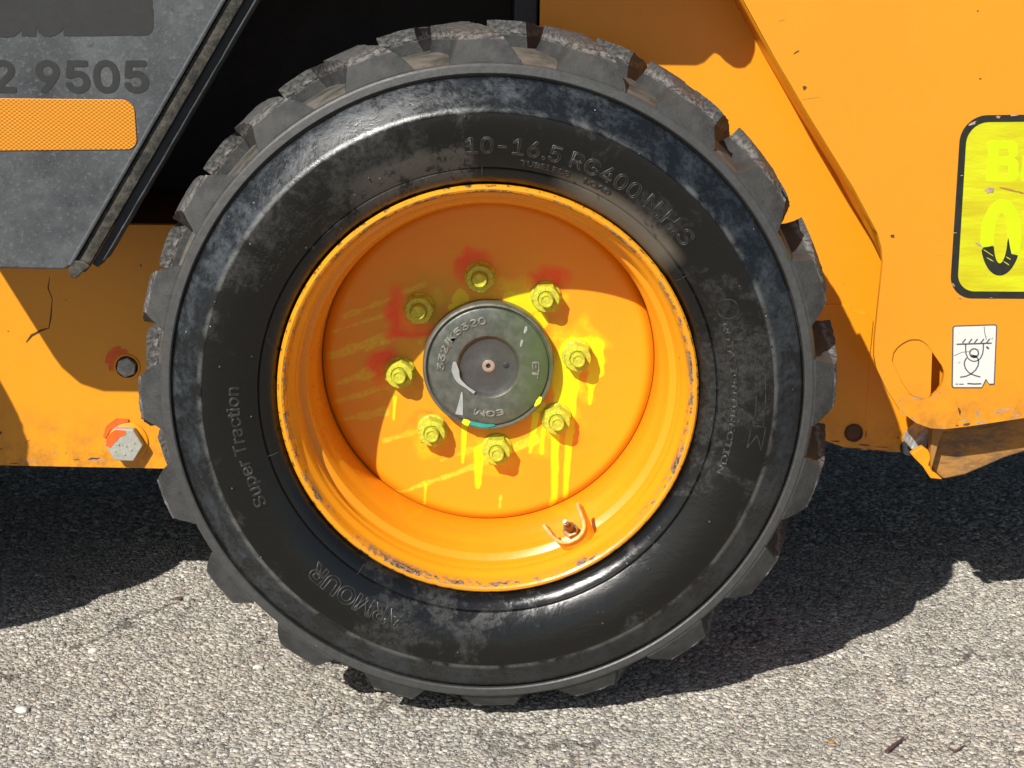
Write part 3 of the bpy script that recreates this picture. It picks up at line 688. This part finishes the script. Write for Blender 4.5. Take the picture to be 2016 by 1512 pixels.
# side frame: lower left strip, and the tall plate right of the dark bay
side = prism('side_frame', rounded([(-1.9, 0.224), (-0.6073, 0.212), (-0.4181, 0.2097), (-0.3, 0.209), (-0.08, 0.209), (0.12, 0.238), (0.4214, 0.2532), (0.4442, 0.2455), (0.5339, 0.2377), (0.565, 0.275), (0.7, 0.31), (1.3, 0.34), (1.3, 1.9), (0.0557, 1.9), (0.0563, 0.5158), (-1.9, 0.5158)], n=6), B, B + .012, 'paint', loader, holes=[circle((-0.4438, 0.34)[0], (-0.4438, 0.34)[1], .0135, 32)], b=0)
# bolt in its recess
bx, bz = (-0.4438, 0.34)
lathe('bolt_recess', [(.0135, 0), (.0135, .016), (.004, .016)], 'crack', side, (bx, B, bz), n=32)
bm = prism_bm([(bx + .0124 * math.cos(R(20 + 60 * i)), bz + .0124 * math.sin(R(20 + 60 * i))) for i in range(6)], B - .0060, B + .016)
bev(mesh_part('recessed_bolt', bm, 'dull_steel', side), .0012)
o = lathe('recess_collar', [(.0137, .0002), (.0140, -.0016), (.0156, -.0018), (.0172, .0002)], 'paint_plain', side, (bx, B, bz), n=40)
for k, (a0, a1, rr, ww) in enumerate(((85, 195, .0200, .0085), (105, 170, .0255, .006))):
    bm = bmesh.new(); ribbon_bm(bm, [(bx + rr * math.cos(R(a0 + (a1 - a0) * i / 12)), bz + rr * math.sin(R(a0 + (a1 - a0) * i / 12))) for i in range(13)], [ww * (.35 + math.sin(math.pi * (i + .6) / 13.2) * .65) * (1 + .12 * math.sin(i * 2.3)) for i in range(13)], B - .0001 - k * .0006, .0003)
    mesh_part('orange_marking', bm, 'redspray', side)
# large bolt head
hx, hz = (-0.4487, 0.2444)
wsh = lathe('bolt_washer', [(.0, -.0030), (.0235, -.0030), (.0250, -.0020), (.0255, 0)], 'paint_plain', side, (hx + .002, B, hz), n=48)
HA = [58, 118, 178, 238, 298, 358]
bm = prism_bm([(hx + .0235 * math.cos(R(a)), hz + .0235 * math.sin(R(a))) for a in HA], B - .0165, B - .003)
hb = bev(mesh_part('large_bolt_head', bm, 'steel', side), .0016, 3)
bm = bmesh.new()
for mx, mz in ((-.006, .001), (.003, -.001), (-.011, -.008), (.009, -.006), (.013, .003), (.001, -.012)):
    tube_bm(bm, [Vector((hx + mx, B - .0155, hz + mz)), Vector((hx + mx, B - .0170, hz + mz)), Vector((hx + mx + .001, B - .0172, hz + mz))], [.0016, .0013, .0006], 7)
mesh_part('head_marks', bm, 'steel', side)
bm = bmesh.new(); ribbon_bm(bm, [(hx - .0195, hz - .002), (hx - .0145, hz + .0085), (hx - .007, hz + .0150), (hx + .003, hz + .0165)], [.006, .0125, .0110, .005], B - .0167, .0003)
mesh_part('orange_marking', bm, 'redspray', side)
bm = bmesh.new(); ribbon_bm(bm, [(hx - .027, hz + .006), (hx - .021, hz + .018), (hx - .010, hz + .0262), (hx + .004, hz + .0275)], [.003, .007, .008, .003], B - .0001, .0032)
mesh_part('orange_marking', bm, 'redspray', side)
# crack in the paint
bm = bmesh.new(); tube_bm(bm, [Vector((p[0], B + .0002, p[1])) for p in [(-0.532, 0.4513), (-0.5348, 0.4375), (-0.5304, 0.4244), (-0.5336, 0.4004), (-0.5368, 0.3877), (-0.5462, 0.3847), (-0.5583, 0.3785), (-0.5653, 0.3696)]], [.0004, .0009, .0006, .0011, .0007, .0014, .0016, .0008][:len([(-0.532, 0.4513), (-0.5348, 0.4375), (-0.5304, 0.4244), (-0.5336, 0.4004), (-0.5368, 0.3877), (-0.5462, 0.3847), (-0.5583, 0.3785), (-0.5653, 0.3696)])], 6); mesh_part('paint_crack', bm, 'crack', side)
# weld fillets of a small bracket plate on the frame right of the tyre
bp = prism('bracket_plate', rounded([(0.3706, 0.4274), (0.4148, 0.4272), (0.4404, 0.4262, 0.002), (0.4445, 0.4199, 0.002), (0.4627, 0.4175, 0.008), (0.4706, 0.4081, 0.006), (0.4696, 0.3703), (0.4698, 0.2918), (0.4697, 0.255, 0.006), (0.3801, 0.2528)], n=6), B - .0025, B - .0002, 'paint', side, b=.0008)
px_, pz_ = (0.4557, 0.2647)
lathe('plug', [(0, -.0012), (.0085, -.0014), (.0098, -.0030), (.0112, -.0028), (.0118, -.0)], 'crack', side, (px_, B - .0026, pz_), n=32)

# dark bay above the side frame
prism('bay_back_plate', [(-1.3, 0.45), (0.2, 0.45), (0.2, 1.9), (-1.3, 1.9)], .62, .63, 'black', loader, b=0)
prism('bay_post', [(0.026000000000000002, 0.516), (0.054, 0.516), (0.054, 1.9), (0.026000000000000002, 1.9)], B + .0125, .60, 'black', loader, b=.002)
prism('bay_sill', [(-1.9, 0.502), (0.05, 0.502), (0.05, 0.5142), (-1.9, 0.5142)], B + .0125, .61, 'brown', loader, b=.002)
# belly, engine bay and cab mass, seen only as shade
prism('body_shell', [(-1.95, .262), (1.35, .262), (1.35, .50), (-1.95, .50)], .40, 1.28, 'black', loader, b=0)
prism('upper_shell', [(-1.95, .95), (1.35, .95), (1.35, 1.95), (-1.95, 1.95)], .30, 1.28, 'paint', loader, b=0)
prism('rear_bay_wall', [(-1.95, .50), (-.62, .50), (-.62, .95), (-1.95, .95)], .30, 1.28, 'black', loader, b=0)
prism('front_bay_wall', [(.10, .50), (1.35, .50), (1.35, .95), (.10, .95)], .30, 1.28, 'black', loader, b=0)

# front tower: plate with slot, returned edge
TY = .150
tower = prism('front_tower', rounded([(0.1636, 0.9691), (0.2748, 0.7901), (0.3106, 0.7318), (0.3535, 0.6664), (0.3839, 0.6218), (0.407, 0.5885), (0.4282, 0.5532), (0.4379, 0.5371), (0.4438, 0.5192), (0.446, 0.5035), (0.445, 0.4753), (0.444, 0.4482), (0.4428, 0.4136), (0.4435, 0.395), (0.4474, 0.38), (0.4602, 0.3559), (0.4787, 0.3287), (0.498, 0.3148), (0.5151, 0.3088), (0.5312, 0.3077), (0.5611, 0.3117), (0.6232, 0.3221), (0.7891, 0.3469), (1.025, 0.3584), (0.9363, 0.9795)], n=10), TY, TY + .0075, 'panel_paint', loader, holes=[rounded([(0.4644, 0.3892), (0.4655, 0.3989), (0.4697, 0.4055), (0.4747, 0.4097), (0.4797, 0.4128), (0.4848, 0.4146), (0.493, 0.4147), (0.4985, 0.4124), (0.504, 0.4082), (0.5138, 0.3951), (0.523, 0.3832), (0.5262, 0.3754), (0.5251, 0.3638), (0.5231, 0.3584), (0.52, 0.3529), (0.5151, 0.348), (0.51, 0.3449), (0.5048, 0.3439), (0.4994, 0.3448), (0.4928, 0.3465), (0.4872, 0.3501), (0.478, 0.3634), (0.4705, 0.3772)], n=1)], b=0)
tw = [(0.1646, 0.9699), (0.2766, 0.7898), (0.3126, 0.7311), (0.3557, 0.6653), (0.3864, 0.6204), (0.4097, 0.5869), (0.431, 0.5513), (0.4408, 0.5352), (0.4466, 0.5171), (0.4489, 0.5013)]
bm = bmesh.new(); rows = []
for i, p in enumerate(tw): dd = (1, .9, .45, .05)[max(0, i - len(tw) + 4)] if i > len(tw) - 5 else 1; rows.append([bm.verts.new((p[0], TY + .0076, p[1])), bm.verts.new((p[0] + .0026 * dd, TY + .0076 + (B - .0126 - TY) * dd, p[1] + .0015 * dd))])
for a, b in zip(rows, rows[1:]): bm.faces.new((a[0], b[0], b[1], a[1]))
tret = mesh_part('tower_return', bm, 'panel_paint', tower, smooth=30)
m = tret.modifiers.new('thick', 'SOLIDIFY'); m.thickness = .006; m.offset = 1
prism('slot_backing', [(0.4651, 0.3888), (0.4662, 0.3983), (0.4703, 0.4049), (0.4752, 0.4091), (0.4802, 0.4121), (0.4853, 0.4139), (0.4933, 0.414), (0.4987, 0.4117), (0.5042, 0.4076), (0.5106, 0.3994), (0.5127, 0.3488), (0.5101, 0.3451), (0.5049, 0.3442), (0.4996, 0.345), (0.4931, 0.3468), (0.4876, 0.3503), (0.4785, 0.3634), (0.4711, 0.377)], TY + .0022, TY + .0074, 'panel_paint', tower, b=0)
prism('slot_inner_plate', [(0.496, 0.4239), (0.5554, 0.4245), (0.5634, 0.3263), (0.5032, 0.3257)], TY + .034, TY + .040, 'panel_paint', tower, b=.0006)
# lower skid below the tower
skid = prism('lower_skid', rounded([(0.5336, 0.2982), (0.5306, 0.2569), (0.5381, 0.239), (0.5512, 0.2289), (0.5766, 0.2349), (0.5967, 0.2441), (0.6233, 0.2571), (0.6454, 0.2643), (0.876, 0.3109), (0.873, 0.3361), (0.6305, 0.3212)], n=8), .205, .275, 'mud', loader, b=.003, seg=3)
prism('skid_lip', rounded([(0.5064, 0.2639), (0.5204, 0.2729), (0.5268, 0.2685), (0.5311, 0.2603), (0.5289, 0.2494), (0.5369, 0.2406), (0.5474, 0.2317), (0.5326, 0.2329), (0.5223, 0.2475), (0.5111, 0.2582)], n=4), .196, .2048, 'paint_plain', skid, b=.0012)
prism('skid_stay', rounded([(0.5278, 0.3011), (0.5435, 0.3013), (0.5371, 0.2817), (0.5307, 0.2462), (0.528, 0.2747)], n=4), .188, .203, 'dirty_paint', skid, b=.001)
prism('rubber_stop', rounded([(0.5111, 0.2633), (0.5146, 0.2742), (0.5305, 0.2915), (0.5354, 0.2916), (0.5312, 0.266), (0.5231, 0.2589)], n=4), .215, .26, 'dull_steel', skid, b=.002)
lathe('bush', [(0, -.004), (.009, -.004), (.0105, 0), (.0105, .02)], 'black', side, ((0.5257, 0.2456)[0], B - .001, (0.5257, 0.2456)[1]), n=24)
# loader arm overhead, whose shade falls on the frame
prism('lift_arm', rounded([(-0.7, 0.8883), (-0.0208, 0.8583), (0.0965, 0.8597), (0.142, 0.8597), (0.1515, 0.8633), (0.1572, 0.8693), (0.163, 0.8747), (0.1703, 0.8706), (0.1772, 0.8637), (0.1859, 0.8579), (0.1925, 0.8568), (0.1997, 0.858), (0.2066, 0.864), (0.2098, 0.8723), (0.2112, 0.8793), (0.2107, 0.9027), (0.2107, 1.35), (-0.7, 1.35)], n=8), .120, .20, 'paint', loader, b=.003)

# yellow warning label
yl = prism('warning_label', rounded([(0.5217, 0.67, 0.03), (0.5249, 0.4632, 0.026), (0.8343, 0.4646), (0.809, 0.6761)], n=12), TY - .0006, TY - .0001, 'black_vinyl', tower, b=0)
prism('label_face', rounded([(0.5291, 0.6623, 0.024), (0.533, 0.4715, 0.02), (0.8275, 0.4728), (0.8043, 0.6682)], n=12), TY - .0010, TY - .0007, 'ylabel', tower, b=0)
# white tie-down label
prism('tie_down_label', rounded([(0.5309, 0.4312, 0.003), (0.5822, 0.4335, 0.003), (0.5853, 0.362), (0.5795, 0.3613), (0.5749, 0.3668), (0.571, 0.3576), (0.5356, 0.3573, 0.003)], n=5), TY - .0006, TY - .0001, 'ink', tower, b=0)
prism('tie_down_face', rounded([(0.5324, 0.4299, 0.002), (0.5809, 0.432, 0.002), (0.5839, 0.3635), (0.5788, 0.3632), (0.5744, 0.3692), (0.5703, 0.359), (0.537, 0.3587, 0.002)], n=3), TY - .0010, TY - .0007, 'wlabel', tower, b=0)
bm = bmesh.new()
for ln, ww in [([(0.5374, 0.4096), (0.5571, 0.4104), (0.5774, 0.4113)], 0.0016), ([(0.5438, 0.4112), (0.5471, 0.416)], 0.0014), ([(0.5511, 0.4113), (0.5544, 0.4161)], 0.0014), ([(0.5576, 0.4114), (0.5609, 0.4161)], 0.0014), ([(0.5649, 0.4115), (0.5682, 0.4162)], 0.0014), ([(0.5715, 0.4115), (0.5748, 0.4163)], 0.0014), ([(0.5476, 0.4101), (0.5481, 0.4036), (0.549, 0.3982), (0.5519, 0.3928), (0.5554, 0.3904), (0.5591, 0.3895), (0.5627, 0.3905), (0.5658, 0.393), (0.568, 0.3984), (0.5684, 0.4038), (0.568, 0.4108)], 0.0013), ([(0.5632, 0.3994), (0.5631, 0.3978), (0.5625, 0.3964), (0.5615, 0.3953), (0.5602, 0.3945), (0.5587, 0.3942), (0.5571, 0.3945), (0.5556, 0.3952), (0.5544, 0.3963), (0.5536, 0.3977), (0.5532, 0.3993), (0.5533, 0.4009), (0.5539, 0.4024), (0.555, 0.4035), (0.5563, 0.4042), (0.5578, 0.4045), (0.5594, 0.4043), (0.5608, 0.4036), (0.562, 0.4024), (0.5629, 0.401), (0.5632, 0.3994)], 0.0015), ([(0.5573, 0.3967), (0.5624, 0.394), (0.5643, 0.3902), (0.5641, 0.3848), (0.5616, 0.3794), (0.5567, 0.3746), (0.551, 0.3718), (0.5444, 0.3706)], 0.0014), ([(0.5501, 0.3939), (0.5482, 0.3901), (0.5478, 0.3867), (0.5495, 0.3813), (0.5532, 0.377), (0.5567, 0.3746), (0.5622, 0.3726), (0.5678, 0.3711)], 0.0014), ([(0.5549, 0.3966), (0.559, 0.3953), (0.5616, 0.3956)], 0.003), ([(0.5534, 0.3632), (0.5617, 0.3627), (0.5696, 0.3631)], 0.0016), ([(0.5398, 0.3624), (0.5424, 0.3624)], 0.0011), ([(0.5438, 0.3623), (0.5491, 0.3624)], 0.0011), ([(0.5718, 0.4072), (0.5747, 0.4045)], 0.0022), ([(0.5351, 0.396), (0.5441, 0.4002), (0.5532, 0.4012)], 0.0005), ([(0.5672, 0.4307), (0.5686, 0.4227), (0.5712, 0.4153)], 0.0007)]: ribbon_bm(bm, ln, ww, TY - .0010, .0003)
mesh_part('tie_down_symbol', bm, 'ink', tower)
# label letters
LX = {'B': [(0.5551, 0.6422), (0.5828, 0.6422, 0.004), (0.5871, 0.6394, 0.006), (0.5885, 0.6267, 0.005), (0.5842, 0.6235, 0.001), (0.5897, 0.6193, 0.006), (0.5913, 0.601, 0.006), (0.5861, 0.5971, 0.004), (0.5561, 0.597)], 'Bh': [[(0.567, 0.6331), (0.5779, 0.6332, 0.002), (0.5794, 0.6254, 0.002), (0.5672, 0.625)], [(0.5677, 0.615), (0.5792, 0.6152, 0.003), (0.5803, 0.6055, 0.003), (0.568, 0.6051)]], 'I': [(0.5937, 0.626), (0.6057, 0.6262), (0.6077, 0.5976), (0.5954, 0.5975)], 'O1': [(0.5559, 0.5231), (0.5552, 0.5276), (0.5548, 0.5321), (0.5547, 0.5366), (0.5548, 0.5411), (0.5551, 0.5456), (0.5557, 0.5498), (0.5565, 0.5539), (0.5576, 0.5578), (0.5589, 0.5615), (0.5603, 0.5648), (0.562, 0.5677), (0.5638, 0.5703), (0.5658, 0.5725), (0.5679, 0.5743), (0.5702, 0.5757), (0.5725, 0.5766), (0.5748, 0.577), (0.5772, 0.5769), (0.5796, 0.5764), (0.5819, 0.5754), (0.5843, 0.574), (0.5865, 0.5721), (0.5887, 0.5698), (0.5907, 0.5671), (0.5926, 0.5641), (0.5943, 0.5607), (0.5959, 0.557), (0.5972, 0.553), (0.5984, 0.5489), (0.5993, 0.5446), (0.6, 0.5401), (0.6004, 0.5356), (0.6006, 0.5311), (0.6005, 0.5265), (0.6002, 0.5221), (0.5996, 0.5178), (0.5911, 0.5153), (0.5886, 0.5243), (0.5862, 0.5338), (0.5852, 0.534), (0.5849, 0.538), (0.5844, 0.5419), (0.5838, 0.5455), (0.5831, 0.549), (0.5823, 0.5521), (0.5814, 0.5548), (0.5804, 0.5572), (0.5794, 0.559), (0.5783, 0.5603), (0.5772, 0.5612), (0.5761, 0.5614), (0.575, 0.5611), (0.574, 0.5603), (0.573, 0.5589), (0.5721, 0.5571), (0.5714, 0.5547), (0.5707, 0.552), (0.5702, 0.5488), (0.5698, 0.5454), (0.5696, 0.5417), (0.5695, 0.5378), (0.5695, 0.5339), (0.5698, 0.5299), (0.5701, 0.526), (0.5643, 0.5233)], 'O2': [(0.5988, 0.5136), (0.5978, 0.5097), (0.5965, 0.506), (0.595, 0.5027), (0.5934, 0.4996), (0.5915, 0.497), (0.5895, 0.4947), (0.5874, 0.4929), (0.5851, 0.4915), (0.5828, 0.4906), (0.5804, 0.4902), (0.578, 0.4903), (0.5756, 0.4908), (0.5732, 0.4918), (0.5709, 0.4933), (0.5686, 0.4952), (0.5664, 0.4975), (0.5644, 0.5003), (0.5625, 0.5034), (0.5608, 0.5068), (0.5592, 0.5106), (0.5579, 0.5145), (0.5568, 0.5187), (0.5586, 0.5223), (0.5693, 0.5241), (0.5705, 0.5231), (0.5711, 0.5195), (0.5718, 0.5161), (0.5727, 0.513), (0.5736, 0.5103), (0.5746, 0.5081), (0.5757, 0.5064), (0.5768, 0.5051), (0.5779, 0.5045), (0.579, 0.5043), (0.5801, 0.5048), (0.5811, 0.5057), (0.582, 0.5072), (0.5829, 0.5093), (0.5836, 0.5117), (0.5843, 0.5146), (0.5847, 0.5179), (0.5851, 0.5214), (0.5853, 0.5252), (0.5853, 0.5291), (0.5862, 0.5334), (0.5886, 0.524), (0.5914, 0.515), (0.5953, 0.5145)]}
def letter(name, outline, holes, mat, y=TY - .0013): return prism(name, outline, y, y + .0003, mat, tower, holes=holes, b=0)
letter('letter_b', rounded(LX['B'], n=5), [rounded(h, n=4) for h in LX['Bh']], 'neon')
letter('letter_stroke', LX['I'], [], 'neon')
letter('letter_o_top', LX['O1'], [], 'neon'); letter('letter_o_bottom', LX['O2'], [], 'black_vinyl')

# knocks and scrapes in the paint
def wear(pts, mat, parent, y, rr):
    rn = random.Random(int(rr * 1e6) + len(pts))
    for (x, z, w_, h_, rot) in pts:
        bm = bmesh.new(); n = 11; vs = []
        for i in range(n):
            a = 2 * math.pi * i / n; q = rn.uniform(.55, 1.15); u_, v_ = math.cos(a) * w_ * q, math.sin(a) * h_ * q; c_, s_ = math.cos(rot), math.sin(rot)
            vs.append(bm.verts.new((x + u_ * c_ - v_ * s_, y - .00015, z + u_ * s_ + v_ * c_)))
        bm.faces.new(vs); fin('paint_chip', bm, mat, parent)
for pts, mat in [([(0.3466, 0.698, 0.00275, 0.00275, 0.0), (0.4549, 0.5338, 0.00275, 0.00248, 0.0), (0.3349, 0.7364, 0.0044, 0.0011, 0.611), (0.5398, 0.7103, 0.00165, 0.0011, 0.0), (0.531, 0.783, 0.00138, 0.0011, 0.0), (0.5394, 0.3688, 0.00275, 0.00165, -0.349), (0.5473, 0.3294, 0.00165, 0.0055, 0.262), (0.558, 0.3141, 0.0055, 0.0022, 0.175), (0.5457, 0.3122, 0.0022, 0.0011, 0.0)], 'crack'), ([(0.5547, 0.3184, 0.00495, 0.0022, 0.0), (0.5727, 0.3161, 0.0077, 0.00165, 0.14), (0.5688, 0.3265, 0.00165, 0.0044, 0.175), (0.6009, 0.3323, 0.0121, 0.0011, 0.07), (0.5923, 0.3286, 0.0066, 0.00082, 0.07), (0.6134, 0.3251, 0.0055, 0.00165, 0.14), (0.5287, 0.3095, 0.0066, 0.00088, 0.0), (0.4954, 0.3191, 0.0055, 0.00082, -0.733), (0.4817, 0.3275, 0.00495, 0.00066, -0.96), (0.4777, 0.3421, 0.00055, 0.0077, -0.698), (0.4982, 0.3441, 0.0077, 0.00082, -0.087), (0.5192, 0.3486, 0.0066, 0.00072, 0.698)], 'primer'), ([(0.3529, 0.6864, 0.0143, 0.00044, 0.14), (0.4025, 0.4778, 0.00055, 0.0022, 0.0), (0.3174, 0.7706, 0.00495, 0.00055, 0.349)], 'dirty_paint')]: wear(pts, mat, tower, TY, .001)
for pts, mat in [([(0.5609, 0.5874, 0.00605, 0.00385, 0.175), (0.5529, 0.5256, 0.00495, 0.00165, -0.349), (0.5348, 0.6612, 0.00495, 0.0022, 0.611), (0.5805, 0.6707, 0.00495, 0.0011, 0.0), (0.5631, 0.6688, 0.00275, 0.00165, 0.0), (0.5253, 0.5386, 0.00275, 0.00055, 0.0), (0.5277, 0.4791, 0.00275, 0.0011, -0.698), (0.5276, 0.6035, 0.00165, 0.00055, 0.349), (0.5359, 0.4645, 0.0022, 0.0011, -0.524), (0.572, 0.4643, 0.0022, 0.00055, 0.0)], 'primer'), ([(0.5815, 0.5882, 0.011, 0.0011, -0.209), (0.5949, 0.5854, 0.0055, 0.0011, -0.384)], 'dirty_paint'), ([(0.5646, 0.5164, 0.0077, 0.00055, -0.559), (0.567, 0.5088, 0.0055, 0.00055, -0.524), (0.5883, 0.5102, 0.0044, 0.00055, -0.524), (0.5865, 0.5044, 0.00495, 0.00055, -0.559)], 'ylabel')]: wear(pts, mat, tower, TY - .0014, .002)
for pts, mat in [([(-0.6046, 0.2541, 0.0033, 0.0022, 0.0), (-0.6046, 0.2331, 0.00165, 0.0011, 0.0), (-0.511, 0.2201, 0.0044, 0.0011, 0.0), (-0.4901, 0.2216, 0.0088, 0.00138, 0.052), (-0.5244, 0.2286, 0.0011, 0.00082, 0.0), (-0.5707, 0.244, 0.00385, 0.00055, 0.524), (-0.5864, 0.3833, 0.0011, 0.0011, 0.0), (-0.5882, 0.2148, 0.0077, 0.00066, 0.0), (-0.4606, 0.245, 0.0011, 0.0011, 0.0), (-0.4216, 0.4662, 0.0011, 0.00165, 0.0), (-0.536, 0.4669, 0.00082, 0.00082, 0.0), (-0.5139, 0.4233, 0.00165, 0.00055, -0.873), (0.4329, 0.4064, 0.00605, 0.0022, 0.698), (0.422, 0.4012, 0.00275, 0.00165, 0.349), (0.4532, 0.4015, 0.00066, 0.0121, -0.733), (0.4337, 0.3629, 0.00066, 0.0143, -0.524), (0.4443, 0.3242, 0.00066, 0.0055, 0.0), (0.4717, 0.2622, 0.00082, 0.0055, 0.0), (0.512, 0.2587, 0.00138, 0.0011, 0.0), (0.4384, 0.2355, 0.00055, 0.00055, 0.0), (0.4919, 0.2459, 0.0088, 0.00082, -0.035), (0.4695, 0.2483, 0.0088, 0.0011, -0.052), (0.4342, 0.2533, 0.0077, 0.00165, 0.0)], 'crack'), ([(-0.537, 0.2291, 0.00275, 0.00082, 0.0), (-0.487, 0.2203, 0.0143, 0.0011, 0.035), (-0.5691, 0.2176, 0.011, 0.00082, 0.035), (0.4699, 0.2424, 0.0066, 0.00066, -0.052), (0.5051, 0.2401, 0.0099, 0.00066, -0.035), (0.4506, 0.2449, 0.0077, 0.00066, -0.052)], 'primer')]: wear(pts, mat, side, B, .003)
# ---- dark side panel with number
FY = .070
fender = prism('side_panel', rounded([(-0.9899, 1.1374), (-0.7224, 0.6549), (-0.6527, 0.5303), (-0.632, 0.5112), (-0.6044, 0.5018), (-0.4584, 0.5008), (-0.4498, 0.507), (-0.1519, 0.9887)], n=6), FY, FY + .020, 'dark', loader, b=.0025, seg=3)
bm = bmesh.new()
e0, e1 = [(-0.1519, 0.9887), (-0.451, 0.5053)]
u = Vector((e1[0] - e0[0], 0, e1[1] - e0[1])); Ln = u.length; u.normalize(); nn = Vector((-u.z, 0, u.x)); nn = nn if nn.x > 0 else -nn
def strip(bm, off0, off1, y0, y1, n=60, wob=0., bulge=0., t0=0., t1=1.):
    rows = []
    for i in range(n + 1):
        s = t0 + (t1 - t0) * i / n; c = Vector((e0[0], 0, e0[1])) + u * Ln * s; jj = noise.noise(Vector((s * 40, off0 * 50, 2))) * wob
        row = []
        for k in range(7):
            q = k / 6; row.append(bm.verts.new(c + nn * (off0 + (off1 - off0) * q + jj) + Vector((0, y0 - bulge * math.sin(math.pi * q) + noise.noise(Vector((s * 90, q * 3, 7))) * wob * .7, 0))))
        row.append(bm.verts.new(c + nn * (off1 + jj) + Vector((0, y1, 0)))); row.append(bm.verts.new(c + nn * (off0 + jj) + Vector((0, y1, 0))))
        rows.append(row)
    for a, b in zip(rows, rows[1:]):
        for k in range(9): bm.faces.new((a[k], a[(k + 1) % 9], b[(k + 1) % 9], b[k]))
    bm.faces.new(rows[0]); bm.faces.new(rows[-1][::-1])
strip(bm, .0012, .0150, FY + .004, FY + .020, wob=.0005, bulge=.0012)
mesh_part('edge_seal', bm, 'seal', fender, smooth=50)
bm = bmesh.new(); strip(bm, -.0040, .0002, FY - .0012, FY + .004, wob=.0002, bulge=.0008); mesh_part('panel_edge_bead', bm, 'dark', fender, smooth=50)
bm = bmesh.new(); strip(bm, .0155, .0230, FY + .018, FY + .05, wob=.0002, t1=.985); mesh_part('inner_channel', bm, 'black', fender, smooth=50)
bm = bmesh.new(); strip(bm, .0232, .0262, FY + .014, FY + .045, wob=.0006, bulge=.001, t1=.965); mesh_part('inner_flange', bm, 'dark', fender, smooth=50)
prism('torn_corner', rounded([(-0.448, 0.5114), (-0.4371, 0.5099), (-0.4308, 0.5049), (-0.4411, 0.497), (-0.4474, 0.4908), (-0.4528, 0.4924), (-0.4551, 0.5002)], n=3), FY - .001, FY + .010, 'seal', fender, b=.0015)
rs = prism('reflective_strip', rounded([(-0.6762, 0.6833), (-0.3759, 0.6836, 0.013), (-0.3745, 0.6313, 0.011), (-0.6812, 0.6252)], n=8), FY - .0014, FY - .0002, 'reflect', fender, b=.0006)
prism('faded_lettering', [(-0.6632, 0.8333), (-0.3515, 0.8372), (-0.3528, 0.779), (-0.3519, 0.7759), (-0.3525, 0.7604), (-0.3544, 0.7541), (-0.3582, 0.7504), (-0.3741, 0.7492), (-0.3757, 0.7502), (-0.4122, 0.7487), (-0.4465, 0.7483), (-0.4461, 0.7572), (-0.4478, 0.7535), (-0.4533, 0.7498), (-0.4609, 0.7471), (-0.4671, 0.7481), (-0.4722, 0.7517), (-0.474, 0.7563), (-0.4756, 0.7475), (-0.4898, 0.7478), (-0.4894, 0.7551), (-0.4923, 0.7514), (-0.4978, 0.7472), (-0.5084, 0.746), (-0.5178, 0.748), (-0.6708, 0.7451)], FY - .0005, FY - .0001, 'print', fender, b=0)

NUM = .0600
flat_text('number_digit', '2', -0.5114, 0.6905, NUM, FY - .0001, 'print', fender, bold=.0017, ex=.0002, wx=1.15)
flat_text('number_digit', '9', -0.4651, 0.691, NUM, FY - .0001, 'print', fender, bold=.0017, ex=.0002, wx=1.15)
flat_text('number_digit', '5', -0.4337, 0.6914, NUM, FY - .0001, 'print', fender, bold=.0017, ex=.0002, wx=1.15)
flat_text('number_digit', '0', -0.4038, 0.6917, NUM, FY - .0001, 'print', fender, bold=.0017, ex=.0002, wx=1.15)
flat_text('number_digit', '5', -0.3724, 0.6921, NUM, FY - .0001, 'print', fender, bold=.0017, ex=.0002, wx=1.15)

# ---------------------------------------------------------------- second wheel of the machine (outside the picture; its shade enters it)
WX = -1.092
t2 = make_tyre(WX); add_lugs(t2)
r2 = make_rim(WX); d2 = link('wheel_disc', dm, None, r2); add_nuts(r2)

# ---------------------------------------------------------------- small things on the asphalt
def thing(o, label, cat, group=None):
    o['label'] = label; o['category'] = cat
    if group: o['group'] = group
def stone(x, y, r, mat, name, s):
    bm = bmesh.new(); bmesh.ops.create_icosphere(bm, subdivisions=2, radius=r)
    for v in bm.verts:
        v.co *= 1 + .28 * noise.noise(v.co * 160 + Vector((s * 5, 0, 0))); v.co.z *= .5; v.co.y *= .75
    return fin(name, bm, mat, None, (x, y, r * .38), smooth=30)
bm = bmesh.new(); tube_bm(bm, [(0.4362, -0.0623, .0035), (0.4477, -0.0486, .0046), (0.4618, -0.0318, .0052)], [.0029, .0021, .0012], 9)
thing(fin('twig', bm, 'wood', smooth=60), 'short straight brown twig with a pale cut end lying on the sunlit asphalt', 'twig')
bm = bmesh.new(); tube_bm(bm, [(0.5071, -0.0518, 0.003), (0.5119, -0.0589, 0.003), (0.5195, -0.0516, 0.003), (0.5265, -0.0443, 0.003)], [.0012, .0016, .0012, .0006], 7)
thing(fin('twig', bm, 'wood', smooth=60), 'tiny crooked dark twig on the asphalt, smaller and more bent than the other', 'twig')
thing(stone(-0.523, 0.0271, 0.0085, 'wlabel', 'stone', 0), 'whitish stone sunk in the sunlit asphalt near the lower left corner', 'stone')
thing(stone(-0.4818, 0.196, 0.0062, 'wlabel', 'stone', 1), 'small white stone with a black shadow on the sunny asphalt left of the tyre', 'stone')
thing(stone(-0.4085, 0.3685, 0.0055, 'wood', 'stone', 2), 'dark reddish stone chip on the sunlit asphalt close to the tyre', 'stone')
thing(stone(-0.2738, 0.15, 0.006, 'wlabel', 'stone', 3), "flat white stone on the asphalt directly below the tyre's lower left lugs", 'stone')
thing(stone(0.3815, -0.0366, 0.0042, 'dirty_paint', 'leaf_scrap', 4), 'orange leaf crumb on the sunlit asphalt to the left of the straight twig', 'leaf')
